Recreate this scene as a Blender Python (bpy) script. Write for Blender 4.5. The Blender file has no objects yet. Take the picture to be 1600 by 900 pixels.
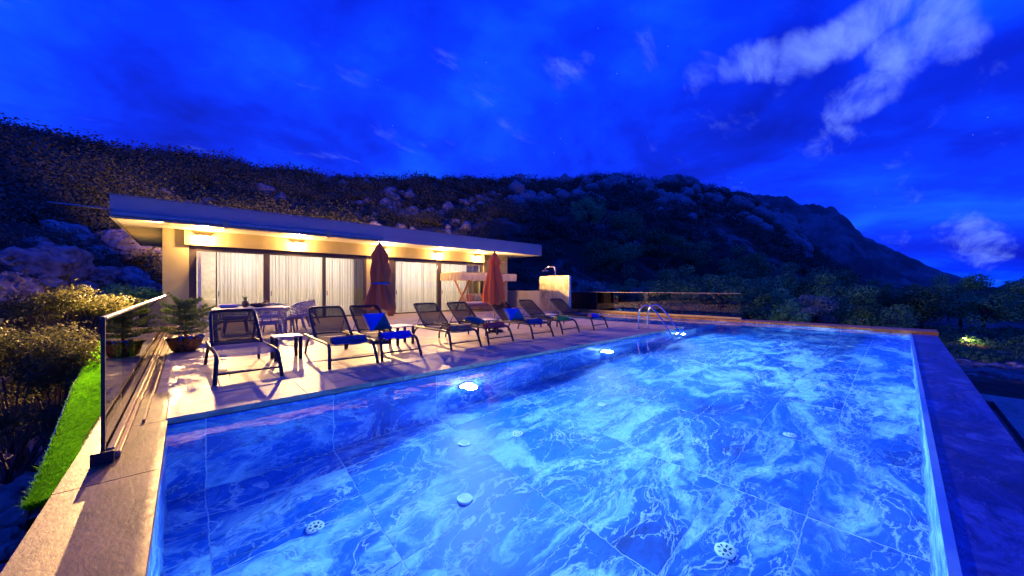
import bpy, bmesh, math, random
import numpy as np
from math import radians, sin, cos, pi
from mathutils import Vector, Matrix

random.seed(7)
rng = np.random.default_rng(11)
S = bpy.context.scene
COL = S.collection

# ------------------------------------------------------------------ camera
H = 1.3
FPX = 557.0
cam_d = bpy.data.cameras.new("camera")
cam_d.sensor_width = 36.0
cam_d.lens = FPX / 1600.0 * 36.0
cam_d.clip_start = 0.05
cam_d.clip_end = 9000
cam = bpy.data.objects.new("camera", cam_d)
COL.objects.link(cam)
cam.location = (0, 0, H)
YAW = math.atan2(.7385, .6743)
cam.rotation_euler = (radians(90), 0, YAW - pi / 2)
S.camera = cam
UX, UY = .7385, .6743          # camera right / forward parts of world x (along the house)
VX, VY = -.6743, .7385         # of world y (from the pool to the house)

# ------------------------------------------------------------------ render + view
S.render.engine = 'CYCLES'
S.cycles.use_denoising = True
S.cycles.sample_clamp_indirect = 4.0
S.cycles.max_bounces = 10
S.cycles.transparent_max_bounces = 16
S.cycles.transmission_bounces = 8
S.cycles.glossy_bounces = 5
S.cycles.diffuse_bounces = 3
S.cycles.blur_glossy = 0.6
S.view_settings.view_transform = 'Standard'
S.view_settings.look = 'None'
S.view_settings.exposure = 0.45
S.view_settings.gamma = 1.0
S.view_settings.use_curve_mapping = False


class NT:
    """small helper for node trees"""
    def __init__(self, tree):
        self.t = tree
        tree.nodes.clear()

    def n(self, typ, **kw):
        nd = self.t.nodes.new(typ)
        for k, v in kw.items():
            if k == 'inp':
                for kk, vv in v.items():
                    if isinstance(vv, bpy.types.NodeSocket):
                        self.t.links.new(vv, nd.inputs[kk])
                    else:
                        nd.inputs[kk].default_value = vv
            else:
                setattr(nd, k, v)
        return nd

    def l(self, a, b):
        self.t.links.new(a, b)

    def math(self, op, a, b=None, clamp=False):
        nd = self.n('ShaderNodeMath', operation=op, use_clamp=clamp)
        for i, x in enumerate((a, b)):
            if x is None:
                continue
            if isinstance(x, bpy.types.NodeSocket):
                self.l(x, nd.inputs[i])
            else:
                nd.inputs[i].default_value = x
        return nd.outputs[0]

    def vmath(self, op, a, b=None, scale=None):
        nd = self.n('ShaderNodeVectorMath', operation=op)
        for i, x in enumerate((a, b)):
            if x is None:
                continue
            if isinstance(x, bpy.types.NodeSocket):
                self.l(x, nd.inputs[i])
            else:
                nd.inputs[i].default_value = x
        if scale is not None:
            nd.inputs['Scale'].default_value = scale
        return nd

    def mix(self, fac, a, b, blend='MIX'):
        nd = self.n('ShaderNodeMix', data_type='RGBA', blend_type=blend)
        for sock, x in ((nd.inputs[0], fac), (nd.inputs[6], a), (nd.inputs[7], b)):
            if isinstance(x, bpy.types.NodeSocket):
                self.l(x, sock)
            elif isinstance(x, (int, float)):
                sock.default_value = x
            else:
                sock.default_value = (*x, 1) if len(x) == 3 else x
        return nd.outputs[2]

    def ramp(self, fac, stops, interp='LINEAR'):
        nd = self.n('ShaderNodeValToRGB')
        cr = nd.color_ramp
        cr.interpolation = interp
        while len(cr.elements) > 1:
            cr.elements.remove(cr.elements[-1])
        for i, (p, c) in enumerate(stops):
            e = cr.elements[0] if i == 0 else cr.elements.new(p)
            e.position = p
            e.color = (*c, 1) if len(c) == 3 else c
        self.l(fac, nd.inputs[0])
        return nd.outputs[0]

    def noise(self, vec, scale, detail=3, rough=.5, dist=0., out='Fac'):
        nd = self.n('ShaderNodeTexNoise', inp={'Scale': scale, 'Detail': detail, 'Roughness': rough, 'Distortion': dist})
        if vec is not None:
            self.l(vec, nd.inputs['Vector'])
        return nd.outputs[out]


# ------------------------------------------------------------------ world: blue-hour sky with thin cloud
SKY_STRENGTH = 1.0
def build_world():
    w = bpy.data.worlds.new("World")
    S.world = w
    w.use_nodes = True
    T = NT(w.node_tree)
    out = T.n('ShaderNodeOutputWorld')
    tc = T.n('ShaderNodeTexCoord')
    d = tc.outputs['Generated']
    sep = T.n('ShaderNodeSeparateXYZ')
    T.l(d, sep.inputs[0])
    den = T.math('ADD', T.math('MAXIMUM', sep.outputs[2], 0.0), 0.28)
    cx = T.math('DIVIDE', sep.outputs[0], den)
    cy = T.math('DIVIDE', sep.outputs[1], den)
    cb = T.n('ShaderNodeCombineXYZ')
    T.l(cx, cb.inputs[0]); T.l(cy, cb.inputs[1])
    mp = T.n('ShaderNodeMapping')
    mp.inputs['Rotation'].default_value = (0, 0, radians(38))
    mp.inputs['Scale'].default_value = (1.0, 1.0, 1.0)
    T.l(cb.outputs[0], mp.inputs[0])
    p = mp.outputs[0]
    # dusk sky base from the sky texture, sun below the horizon
    sky = T.n('ShaderNodeTexSky', sky_type='NISHITA')
    sky.sun_disc = False
    sky.sun_elevation = radians(-2.0)
    sky.sun_rotation = radians(200)
    skyc = T.mix(1.0, sky.outputs[0], (0.02, 0.06, 0.30), 'MULTIPLY')
    n1 = T.noise(p, 1.15, 5, .55, .5)
    n2 = T.noise(p, 3.2, 6, .6, .5)
    n = T.math('ADD', T.math('MULTIPLY', n1, .78), T.math('MULTIPLY', n2, .22))
    base = T.ramp(n, [(.35, (0.0, .004, .36)), (.43, (.0, .011, .58)), (.50, (.0, .026, .80)), (.57, (.001, .055, .95)), (.68, (.005, .11, 1.0))])
    # lighter cloud shreds to the upper right and one low on the right
    def wisp(axis, lo, hi):
        a = Vector(axis).normalized()
        dt = T.vmath('DOT_PRODUCT', d, tuple(a)).outputs['Value']
        mr = T.n('ShaderNodeMapRange', interpolation_type='SMOOTHSTEP')
        mr.inputs[1].default_value = lo; mr.inputs[2].default_value = hi
        T.l(dt, mr.inputs[0])
        return mr.outputs[0]
    def pxdir(px, py):
        X, Z = (px - 800) / FPX, (450 - py) / FPX
        return (X * UX + UY, X * VX + VY, Z)
    ms = T.n('ShaderNodeMapping'); ms.inputs['Rotation'].default_value = (0, 0, radians(20)); ms.inputs['Scale'].default_value = (1.0, 2.2, 1.0)
    T.l(cb.outputs[0], ms.inputs[0])
    n3 = T.noise(ms.outputs[0], 3.4, 7, .60, .35)
    m = None
    spots = [(1100, 106, .7), (1150, 98, .95), (1190, 96, 1.), (1235, 88, .9), (1275, 84, .9), (1315, 66, .85), (1350, 40, .85), (1385, 14, .8), (1425, -10, .7),
             (1400, 78, .9), (1440, 58, 1.), (1480, 66, .8), (1410, 102, .75), (1385, 125, .7), (1345, 150, .9), (1325, 155, .7), (1460, 25, .8),
             (1512, 371, .5), (1535, 378, .5), (1305, 228, .45), (880, 118, .28), (910, 105, .28), (765, 135, .2), (1015, 74, .3), (1090, 64, .3)]
    for px, py, k in spots:
        lo, hi = .9984, .99992
        w1 = T.math('MULTIPLY', wisp(pxdir(px, py), lo, hi), k)
        m = w1 if m is None else T.math('MAXIMUM', m, w1)
    cl = T.math('ADD', n3, T.math('MULTIPLY', m, .36))
    mr = T.n('ShaderNodeMapRange', interpolation_type='SMOOTHSTEP')
    mr.inputs[1].default_value = .58; mr.inputs[2].default_value = 1.06
    T.l(cl, mr.inputs[0])
    col = T.mix(T.math('MULTIPLY', mr.outputs[0], .95), base, (.15, .26, .9))
    col = T.mix(1.0, col, skyc, 'ADD')
    # a few faint early stars
    st = T.n('ShaderNodeTexVoronoi', feature='F1', inp={'Scale': 34.0})
    T.l(d, st.inputs['Vector'])
    star = T.math('LESS_THAN', st.outputs['Distance'], .028)
    pick = T.math('GREATER_THAN', T.noise(d, 9.0, 0), .56)
    col = T.mix(T.math('MULTIPLY', T.math('MULTIPLY', star, pick), .22), col, (.45, .6, 1.0))
    bg = T.n('ShaderNodeBackground')
    T.l(col, bg.inputs[0])
    bg.inputs[1].default_value = SKY_STRENGTH
    T.l(bg.outputs[0], out.inputs[0])
build_world()

sun_d = bpy.data.lights.new("dusk_sun", 'SUN')
sun_d.energy = 0.02
sun_d.angle = radians(30)
sun_d.color = (.5, .65, 1.0)
sun = bpy.data.objects.new("dusk_sun", sun_d)
COL.objects.link(sun)
sun.rotation_euler = (radians(60), 0, radians(150))

WARM = (1.0, .57, .21)
P_FLOOD = 3100.0      # the outward flood of each wall lamp
P_GLOW = 175.0         # its glow on lintel and soffit
P_POOL = 880.0
P_ROOM = 150.0
P_REAR = 30000.0
P_SIDE = 30000.0

# ------------------------------------------------------------------ materials
MATS = {}
def new_mat(name):
    m = bpy.data.materials.new(name)
    m.use_nodes = True
    MATS[name] = m
    return m, NT(m.node_tree)

def mat(name, c1, c2=None, scale=6., rough=.6, metal=0., bump=0., bscale=40., spec=.5, detail=4, rand=0., lo=.35, hi=.65, coords='pos', stretch=None):
    m, T = new_mat(name)
    out = T.n('ShaderNodeOutputMaterial')
    b = T.n('ShaderNodeBsdfPrincipled')
    b.inputs['Roughness'].default_value = rough
    b.inputs['Metallic'].default_value = metal
    b.inputs['Specular IOR Level'].default_value = spec
    vec = T.n('ShaderNodeNewGeometry').outputs['Position'] if coords == 'pos' else T.n('ShaderNodeTexCoord').outputs['Object']
    if stretch:
        mp = T.n('ShaderNodeMapping'); mp.inputs['Scale'].default_value = stretch
        T.l(vec, mp.inputs[0]); vec = mp.outputs[0]
    c2 = c2 or tuple(x * .8 for x in c1)
    f = T.noise(vec, scale, detail, .55)
    col = T.ramp(f, [(lo, c1), (hi, c2)])
    if rand:
        oi = T.n('ShaderNodeObjectInfo')
        k = T.math('ADD', T.math('MULTIPLY', oi.outputs['Random'], rand), 1 - rand / 2)
        col = T.vmath('MULTIPLY', col, None)
        T.l(k, col.inputs[1]); col = col.outputs[0]
    T.l(col, b.inputs['Base Color'])
    if bump:
        bp = T.n('ShaderNodeBump', inp={'Strength': bump, 'Distance': .02})
        T.l(T.noise(vec, bscale, 4, .6), bp.inputs['Height'])
        T.l(bp.outputs[0], b.inputs['Normal'])
    T.l(b.outputs[0], out.inputs[0])
    return m

def emit(name, col, strength):
    m, T = new_mat(name)
    out = T.n('ShaderNodeOutputMaterial')
    e = T.n('ShaderNodeEmission')
    e.inputs[0].default_value = (*col, 1)
    e.inputs[1].default_value = strength
    T.l(e.outputs[0], out.inputs[0])
    return m

def glass(name, tint=(.9, .95, .95), ior=1.5, refl=1.0):
    m, T = new_mat(name)
    out = T.n('ShaderNodeOutputMaterial')
    tr = T.n('ShaderNodeBsdfTransparent'); tr.inputs[0].default_value = (*tint, 1)
    gl = T.n('ShaderNodeBsdfGlossy'); gl.inputs['Roughness'].default_value = 0.0
    fr = T.n('ShaderNodeFresnel'); fr.inputs[0].default_value = ior
    mx = T.n('ShaderNodeMixShader')
    T.l(T.math('MULTIPLY', fr.outputs[0], refl, True), mx.inputs[0])
    T.l(tr.outputs[0], mx.inputs[1]); T.l(gl.outputs[0], mx.inputs[2])
    T.l(mx.outputs[0], out.inputs[0])
    return m

def sheer(name, col, transp=.1, transl=.5, rough=.9):
    """thin cloth: diffuse + translucent + a little see-through"""
    m, T = new_mat(name)
    out = T.n('ShaderNodeOutputMaterial')
    df = T.n('ShaderNodeBsdfDiffuse'); df.inputs[0].default_value = (*col, 1)
    tl = T.n('ShaderNodeBsdfTranslucent'); tl.inputs[0].default_value = (*col, 1)
    m1 = T.n('ShaderNodeMixShader'); m1.inputs[0].default_value = transl
    T.l(df.outputs[0], m1.inputs[1]); T.l(tl.outputs[0], m1.inputs[2])
    tr = T.n('ShaderNodeBsdfTransparent')
    m2 = T.n('ShaderNodeMixShader'); m2.inputs[0].default_value = transp
    T.l(m1.outputs[0], m2.inputs[1]); T.l(tr.outputs[0], m2.inputs[2])
    T.l(m2.outputs[0], out.inputs[0])
    return m

def marble(name, dark, mid, light, scale=1.0, rough=.25, vein=(.9, .93, 1.), bump=0., web=0., off_scale=7.0):
    """large-format porcelain with cloudy bands and thin crackle veins, shifted for every tile"""
    m, T = new_mat(name)
    out = T.n('ShaderNodeOutputMaterial')
    b = T.n('ShaderNodeBsdfPrincipled')
    b.inputs['Roughness'].default_value = rough
    pos = T.n('ShaderNodeNewGeometry').outputs['Position']
    oi = T.n('ShaderNodeObjectInfo')
    off = T.vmath('SCALE', T.n('ShaderNodeCombineXYZ', inp={0: oi.outputs['Random'], 1: oi.outputs['Random'], 2: oi.outputs['Random']}).outputs[0])
    off.inputs['Scale'].default_value = off_scale
    # neighbouring tiles partly carry on the same band: only a modest offset
    p = T.vmath('ADD', pos, off.outputs[0]).outputs[0]
    mp = T.n('ShaderNodeMapping'); mp.inputs['Rotation'].default_value = (0, 0, radians(-28)); mp.inputs['Scale'].default_value = (scale, scale * 1.9, scale)
    T.l(p, mp.inputs[0]); p = mp.outputs[0]
    warp = T.vmath('SCALE', T.noise(p, 1.1, 3, .5, 0., 'Color')); warp.inputs['Scale'].default_value = .9
    q = T.vmath('ADD', p, warp.outputs[0]).outputs[0]
    n1 = T.noise(q, .85, 9, .68, 1.2)
    col = T.ramp(n1, [(.35, dark), (.46, mid), (.51, tuple(a * 1.15 for a in mid)), (.565, tuple((a + b) / 2 for a, b in zip(mid, light))), (.63, light)])
    # mottling
    n2 = T.noise(q, 7., 6, .7, .4)
    col = T.mix(T.math('MULTIPLY', T.ramp(n2, [(.42, (0, 0, 0)), (.66, (1, 1, 1))]), .45), col, mid)
    # soft dark seams
    n4 = T.noise(q, 1.3, 8, .6, 2.2)
    seam = T.ramp(T.math('ABSOLUTE', T.math('SUBTRACT', n4, .5)), [(0., (1, 1, 1)), (.016, (0, 0, 0))])
    col = T.mix(T.math('MULTIPLY', seam, .55), col, dark)
    # crackle
    wv = T.vmath('SCALE', T.noise(p, 4., 5, .6, 0., 'Color')); wv.inputs['Scale'].default_value = .55
    r = T.vmath('ADD', p, wv.outputs[0]).outputs[0]
    vo = T.n('ShaderNodeTexVoronoi', feature='DISTANCE_TO_EDGE', inp={'Scale': 1.9})
    T.l(r, vo.inputs['Vector'])
    ck = T.ramp(vo.outputs['Distance'], [(0., (1, 1, 1)), (.014, (0, 0, 0))])
    vo2 = T.n('ShaderNodeTexVoronoi', feature='DISTANCE_TO_EDGE', inp={'Scale': 4.6})
    T.l(r, vo2.inputs['Vector'])
    ck = T.math('MAXIMUM', ck, T.math('MULTIPLY', T.ramp(vo2.outputs['Distance'], [(0., (1, 1, 1)), (.016, (0, 0, 0))]), .7))
    gate = T.ramp(T.noise(p, 1.0, 3, .5, .3), [(.46, (0, 0, 0)), (.60, (1, 1, 1))])
    col = T.mix(T.math('MULTIPLY', T.math('MULTIPLY', ck, gate), .55), col, vein)
    if web:
        # winding hair-fine pale veins, thick where the stone is light
        acc = None
        for sc, wd, ds in ((.9, .012, 1.2), (2.0, .014, .8)):
            nn = T.noise(q, sc, 7, .58, ds)
            ln = T.ramp(T.math('ABSOLUTE', T.math('SUBTRACT', nn, .5)), [(0., (1, 1, 1)), (wd, (0, 0, 0))])
            acc = ln if acc is None else T.math('MAXIMUM', acc, ln)
        g2 = T.ramp(T.noise(p, .8, 4, .55, .5), [(.38, (0, 0, 0)), (.56, (1, 1, 1))])
        col = T.mix(T.math('MULTIPLY', T.math('MULTIPLY', acc, g2), web), col, vein)
    T.l(col, b.inputs['Base Color'])
    T.l(b.outputs[0], out.inputs[0])
    return m

def foliage(name, c1, c2, scale=.6, tl=.25, rand=.3):
    m, T = new_mat(name)
    out = T.n('ShaderNodeOutputMaterial')
    pos = T.n('ShaderNodeNewGeometry').outputs['Position']
    col = T.ramp(T.noise(pos, scale, 5, .65), [(.35, c1), (.65, c2)])
    oi = T.n('ShaderNodeObjectInfo')
    k = T.math('ADD', T.math('MULTIPLY', oi.outputs['Random'], rand), 1 - rand / 2)
    vm = T.vmath('MULTIPLY', col, None); T.l(k, vm.inputs[1]); col = vm.outputs[0]
    df = T.n('ShaderNodeBsdfPrincipled'); df.inputs['Roughness'].default_value = .7
    df.inputs['Specular IOR Level'].default_value = .2
    T.l(col, df.inputs['Base Color'])
    tr = T.n('ShaderNodeBsdfTranslucent'); T.l(col, tr.inputs[0])
    mx = T.n('ShaderNodeMixShader'); mx.inputs[0].default_value = tl
    T.l(df.outputs[0], mx.inputs[1]); T.l(tr.outputs[0], mx.inputs[2])
    T.l(mx.outputs[0], out.inputs[0])
    return m

def stone(name, dark, mid, light, stretch, rough=.5):
    m, T = new_mat(name)
    out = T.n('ShaderNodeOutputMaterial')
    b = T.n('ShaderNodeBsdfPrincipled')
    pos = T.n('ShaderNodeNewGeometry').outputs['Position']
    mp = T.n('ShaderNodeMapping'); mp.inputs['Scale'].default_value = stretch; mp.inputs['Rotation'].default_value = (0, 0, radians(24))
    T.l(pos, mp.inputs[0]); v = mp.outputs[0]
    oi = T.n('ShaderNodeObjectInfo')
    col = T.ramp(T.noise(v, 2.2, 9, .68, .6), [(.38, dark), (.50, mid), (.62, light)])
    fine = T.noise(v, 16., 5, .7)
    col = T.mix(T.math('MULTIPLY', T.ramp(fine, [(.40, (1, 1, 1)), (.58, (0, 0, 0))]), .55), col, dark)
    fl = T.ramp(T.noise(v, 9., 7, .7, .8), [(.60, (0, 0, 0)), (.68, (1, 1, 1))])
    col = T.mix(T.math('MULTIPLY', fl, .6), col, tuple(min(1, c * 1.7) for c in light))
    k = T.math('ADD', T.math('MULTIPLY', oi.outputs['Random'], .22), .89)
    vm = T.vmath('MULTIPLY', col, None); T.l(k, vm.inputs[1])
    T.l(vm.outputs[0], b.inputs['Base Color'])
    T.l(T.ramp(fine, [(.3, (rough - .12,) * 3), (.7, (rough + .15,) * 3)]), b.inputs['Roughness'])
    bp = T.n('ShaderNodeBump', inp={'Strength': .35, 'Distance': .006}); T.l(fine, bp.inputs['Height']); T.l(bp.outputs[0], b.inputs['Normal'])
    T.l(b.outputs[0], out.inputs[0])
stone('stone_coping', (.12, .052, .012), (.28, .13, .030), (.42, .215, .060), (2.6, 1.0, 1))
stone('stone_deck', (.26, .195, .15), (.43, .335, .26), (.53, .425, .33), (.8, 3.2, 1))
mat('grout', (.16, .125, .10), rough=.9, scale=9)
mat('pool_grout', (.66, .82, .95), rough=.8, scale=9)
mat('lip_pale', (.14, .52, .85), (.10, .45, .8), rough=.4, scale=5)
mat('concrete', (.34, .31, .28), (.24, .22, .2), rough=.85, scale=1.2, bump=.3)
mat('plaster', (.46, .37, .18), (.41, .33, .155), rough=.85, scale=2.0, bump=.08, bscale=90)
mat('plaster_cream', (.74, .64, .48), (.66, .57, .42), rough=.85, scale=1.4, bump=.08, bscale=90)
mat('fascia', (.40, .38, .38), (.36, .34, .34), rough=.5, scale=.8)
mat('soffit', (.80, .72, .55), rough=.7, scale=1.0)
mat('frame_dark', (.075, .055, .05), (.06, .045, .04), rough=.4, scale=4, metal=.3)
mat('frame_light', (.7, .66, .6), rough=.4)
mat('room_wall', (.72, .66, .56), rough=.9)
mat('room_floor', (.35, .25, .17), rough=.5)
mat('alu_dark', (.045, .045, .05), (.03, .03, .035), rough=.38, metal=.6, scale=12)
mat('alu_gold', (.55, .42, .22), (.42, .31, .15), rough=.35, metal=.5, scale=7)
mat('alu_rail', (.42, .37, .33), rough=.3, metal=.8)
mat('steel', (.75, .76, .78), rough=.12, metal=1.0)
mat('lamp_grey', (.30, .28, .25), rough=.5, metal=.2)
mat('table_top', (.55, .50, .44), (.48, .43, .38), rough=.45, scale=10)
mat('wicker', (.42, .37, .34), (.32, .28, .26), rough=.6, scale=40, bump=.3, bscale=300)
mat('table_white', (.42, .40, .40), rough=.35)
mat('cushion_cream', (.74, .66, .54), (.66, .58, .47), rough=.9, scale=9, bump=.2, bscale=160)
mat('cushion_orange', (.55, .20, .06), (.45, .15, .05), rough=.9, scale=9, bump=.2, bscale=160)
mat('cushion_leaf', (.10, .16, .07), (.50, .46, .30), rough=.9, scale=17, lo=.45, hi=.55)
mat('wood_swing', (.55, .25, .09), (.42, .17, .06), rough=.5, scale=9, stretch=(1, 1, .2), coords='obj')
sheer('canopy_cream', (.80, .68, .48), .02, .55)
mat('canopy_edge', (.05, .04, .06), rough=.8)
sheer('parasol_brown', (.44, .19, .09), .0, .42)
sheer('parasol_red', (.62, .23, .085), .0, .44)
mat('band_blue', (.02, .10, .42), rough=.7)
mat('towel_navy', (.012, .05, .22), (.008, .035, .16), rough=.95, scale=30, bump=.6, bscale=220)
mat('towel_blue', (.02, .03, .62), (.015, .02, .48), rough=.95, scale=30, bump=.6, bscale=220)
mat('towel_rust', (.55, .15, .08), (.45, .11, .06), rough=.95, scale=30, bump=.6, bscale=220)
mat('towel_red', (.68, .06, .07), (.55, .045, .055), rough=.95, scale=30, bump=.6, bscale=220)
mat('towel_green', (.14, .42, .06), (.10, .32, .05), rough=.95, scale=30, bump=.6, bscale=220)
mat('towel_violet', (.07, .03, .60), (.05, .02, .45), rough=.95, scale=30, bump=.6, bscale=220)
mat('towel_yellow', (.62, .50, .10), rough=.95, scale=30)
mat('towel_pink', (.75, .25, .32), rough=.95, scale=30)
mat('pot_foil', (.42, .22, .05), (.16, .08, .02), rough=.3, metal=.5, scale=16, bump=.8, bscale=24, lo=.4, hi=.6)
mat('terracotta', (.50, .20, .08), rough=.8, scale=9)
mat('soil', (.10, .06, .035), rough=1.0, scale=20)
mat('ribbon_blue', (.02, .12, .42), rough=.4, scale=20)
mat('bark', (.12, .085, .06), (.07, .05, .04), rough=.95, scale=12, bump=.6, bscale=30)
mat('pine_bark', (.22, .13, .07), rough=.9, scale=20)
mat('plank', (.50, .36, .20), (.40, .28, .15), rough=.65, scale=3.2, stretch=(1, 7, 1), rand=.25)
mat('rock', (.38, .35, .33), (.11, .10, .095), rough=.95, scale=2.6, detail=9, bump=1., bscale=9, rand=.25, lo=.35, hi=.7)
mat('rock_near', (.36, .28, .22), (.17, .13, .10), rough=.95, scale=3.2, bump=.9, bscale=16, rand=.3, lo=.35, hi=.7)
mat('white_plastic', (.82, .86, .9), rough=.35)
mat('slot_dark', (.02, .05, .12), rough=.7)
mat('pineapple', (.45, .26, .06), (.22, .13, .03), rough=.8, scale=40, bump=.6, bscale=60)
mat('bowl', (.20, .12, .06), (.12, .07, .04), rough=.6, scale=30)
mat('turf_base', (.06, .22, .01), rough=1.0, scale=30)
foliage('turf_blade', (.14, .55, .006), (.30, .86, .012), 22., .35, 0)
foliage('leaf_shrub', (.075, .085, .026), (.18, .17, .055), 1.6, .3, .35)
foliage('leaf_tree', (.06, .22, .085), (.15, .44, .16), .35, .2, .9)
foliage('leaf_pale', (.18, .30, .24), (.28, .40, .30), .5, .2, .3)
foliage('leaf_hill', (.045, .060, .038), (.17, .18, .11), .12, .15, 0)
foliage('leaf_pine', (.10, .18, .045), (.20, .28, .08), 6., .3, 0)
foliage('leaf_flower', (.10, .20, .04), (.22, .32, .08), 8., .3, 0)
glass('glass_fence', (.90, .87, .78), 1.6)
glass('glass_far', (.84, .88, .90), 1.9)
glass('glass_door', (.93, .93, .9), 1.5)
sheer('curtain', (.86, .82, .76), .10, .55)
sheer('curtain_dark', (.30, .25, .20), .0, .45)
sheer('mesh_fabric', (.030, .030, .038), .17, .15)
sheer('mesh_taupe', (.34, .29, .26), .12, .3)
emit('lamp_glow', (1.0, .80, .48), 22.0)
emit('pool_glow', (.65, .88, 1.0), 26.0)
emit('room_glow', (1.0, .85, .62), 8.0)
emit('garden_glow', (1.0, .55, .15), 14.0)
marble('pool_marble', (.002, .024, .19), (.006, .10, .52), (.42, .72, .98), .62, .42, web=.62, vein=(.74, .90, 1.), off_scale=.5)
marble('slab_marble', (.003, .006, .07), (.006, .018, .20), (.06, .14, .55), 1.0, .4, vein=(.14, .22, .62), web=.5)
marble('shower_marble', (.20, .15, .06), (.42, .34, .17), (.66, .58, .38), 1.6, .35, vein=(.28, .2, .1))

def pillow_mat(name, a, b, c):
    m, T = new_mat(name)
    out = T.n('ShaderNodeOutputMaterial')
    bs = T.n('ShaderNodeBsdfPrincipled'); bs.inputs['Roughness'].default_value = .9
    ob = T.n('ShaderNodeTexCoord').outputs['Object']
    sp = T.n('ShaderNodeSeparateXYZ'); T.l(ob, sp.inputs[0])
    f = T.math('GREATER_THAN', T.math('SUBTRACT', T.math('MULTIPLY', sp.outputs[1], 1.0), sp.outputs[0]), -.04)
    leaf = T.ramp(T.noise(ob, 26., 3, .6, .8), [(.52, b), (.56, c)])
    T.l(T.mix(f, leaf, a), bs.inputs['Base Color'])
    T.l(bs.outputs[0], out.inputs[0])
pillow_mat('pillow_blue', (.015, .10, .62), (.006, .09, .10), (.015, .16, .13))
pillow_mat('pillow_green', (.008, .12, .11), (.008, .12, .11), (.25, .55, .30))
pillow_mat('pillow_teal', (.02, .12, .55), (.01, .16, .20), (.03, .25, .28))

# pool water: a real refracting surface with faint ripples
def water_mat():
    m, T = new_mat('pool_water')
    out = T.n('ShaderNodeOutputMaterial')
    g = T.n('ShaderNodeBsdfGlass'); g.inputs['IOR'].default_value = 1.333; g.inputs['Roughness'].default_value = 0.
    g.inputs[0].default_value = (.93, .97, 1.0, 1)
    pos = T.n('ShaderNodeNewGeometry').outputs['Position']
    bp = T.n('ShaderNodeBump', inp={'Strength': .09, 'Distance': .05})
    h = T.math('ADD', T.noise(pos, 2.6, 3, .5, .3), T.math('MULTIPLY', T.noise(pos, 9., 2, .5), .12))
    T.l(h, bp.inputs['Height'])
    T.l(bp.outputs[0], g.inputs['Normal'])
    T.l(g.outputs[0], out.inputs[0])
water_mat()

def ground_mat():
    m, T = new_mat('hill_ground')
    out = T.n('ShaderNodeOutputMaterial')
    b = T.n('ShaderNodeBsdfPrincipled'); b.inputs['Roughness'].default_value = .95
    b.inputs['Specular IOR Level'].default_value = .1
    pos = T.n('ShaderNodeNewGeometry').outputs['Position']
    n1 = T.noise(pos, .05, 8, .65, .3)
    col = T.ramp(n1, [(.40, (.035, .038, .024)), (.52, (.075, .065, .045)), (.60, (.20, .18, .165)), (.72, (.30, .28, .26))])
    n2 = T.noise(pos, .9, 7, .7)
    col = T.mix(T.ramp(n2, [(.42, (0, 0, 0)), (.7, (.8, .8, .8))]), col, (.05, .042, .03))
    T.l(col, b.inputs['Base Color'])
    bp = T.n('ShaderNodeBump', inp={'Strength': .9, 'Distance': .35})
    T.l(T.noise(pos, .7, 8, .7), bp.inputs['Height'])
    T.l(bp.outputs[0], b.inputs['Normal'])
    T.l(b.outputs[0], out.inputs[0])
ground_mat()
mat('far_hill', (.075, .075, .07), (.21, .19, .18), rough=1., scale=.03, detail=10, bump=1., bscale=.08, lo=.42, hi=.62)
mat('dirt', (.30, .17, .08), (.14, .085, .05), rough=1., scale=1.2, bump=.8, bscale=9)

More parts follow.
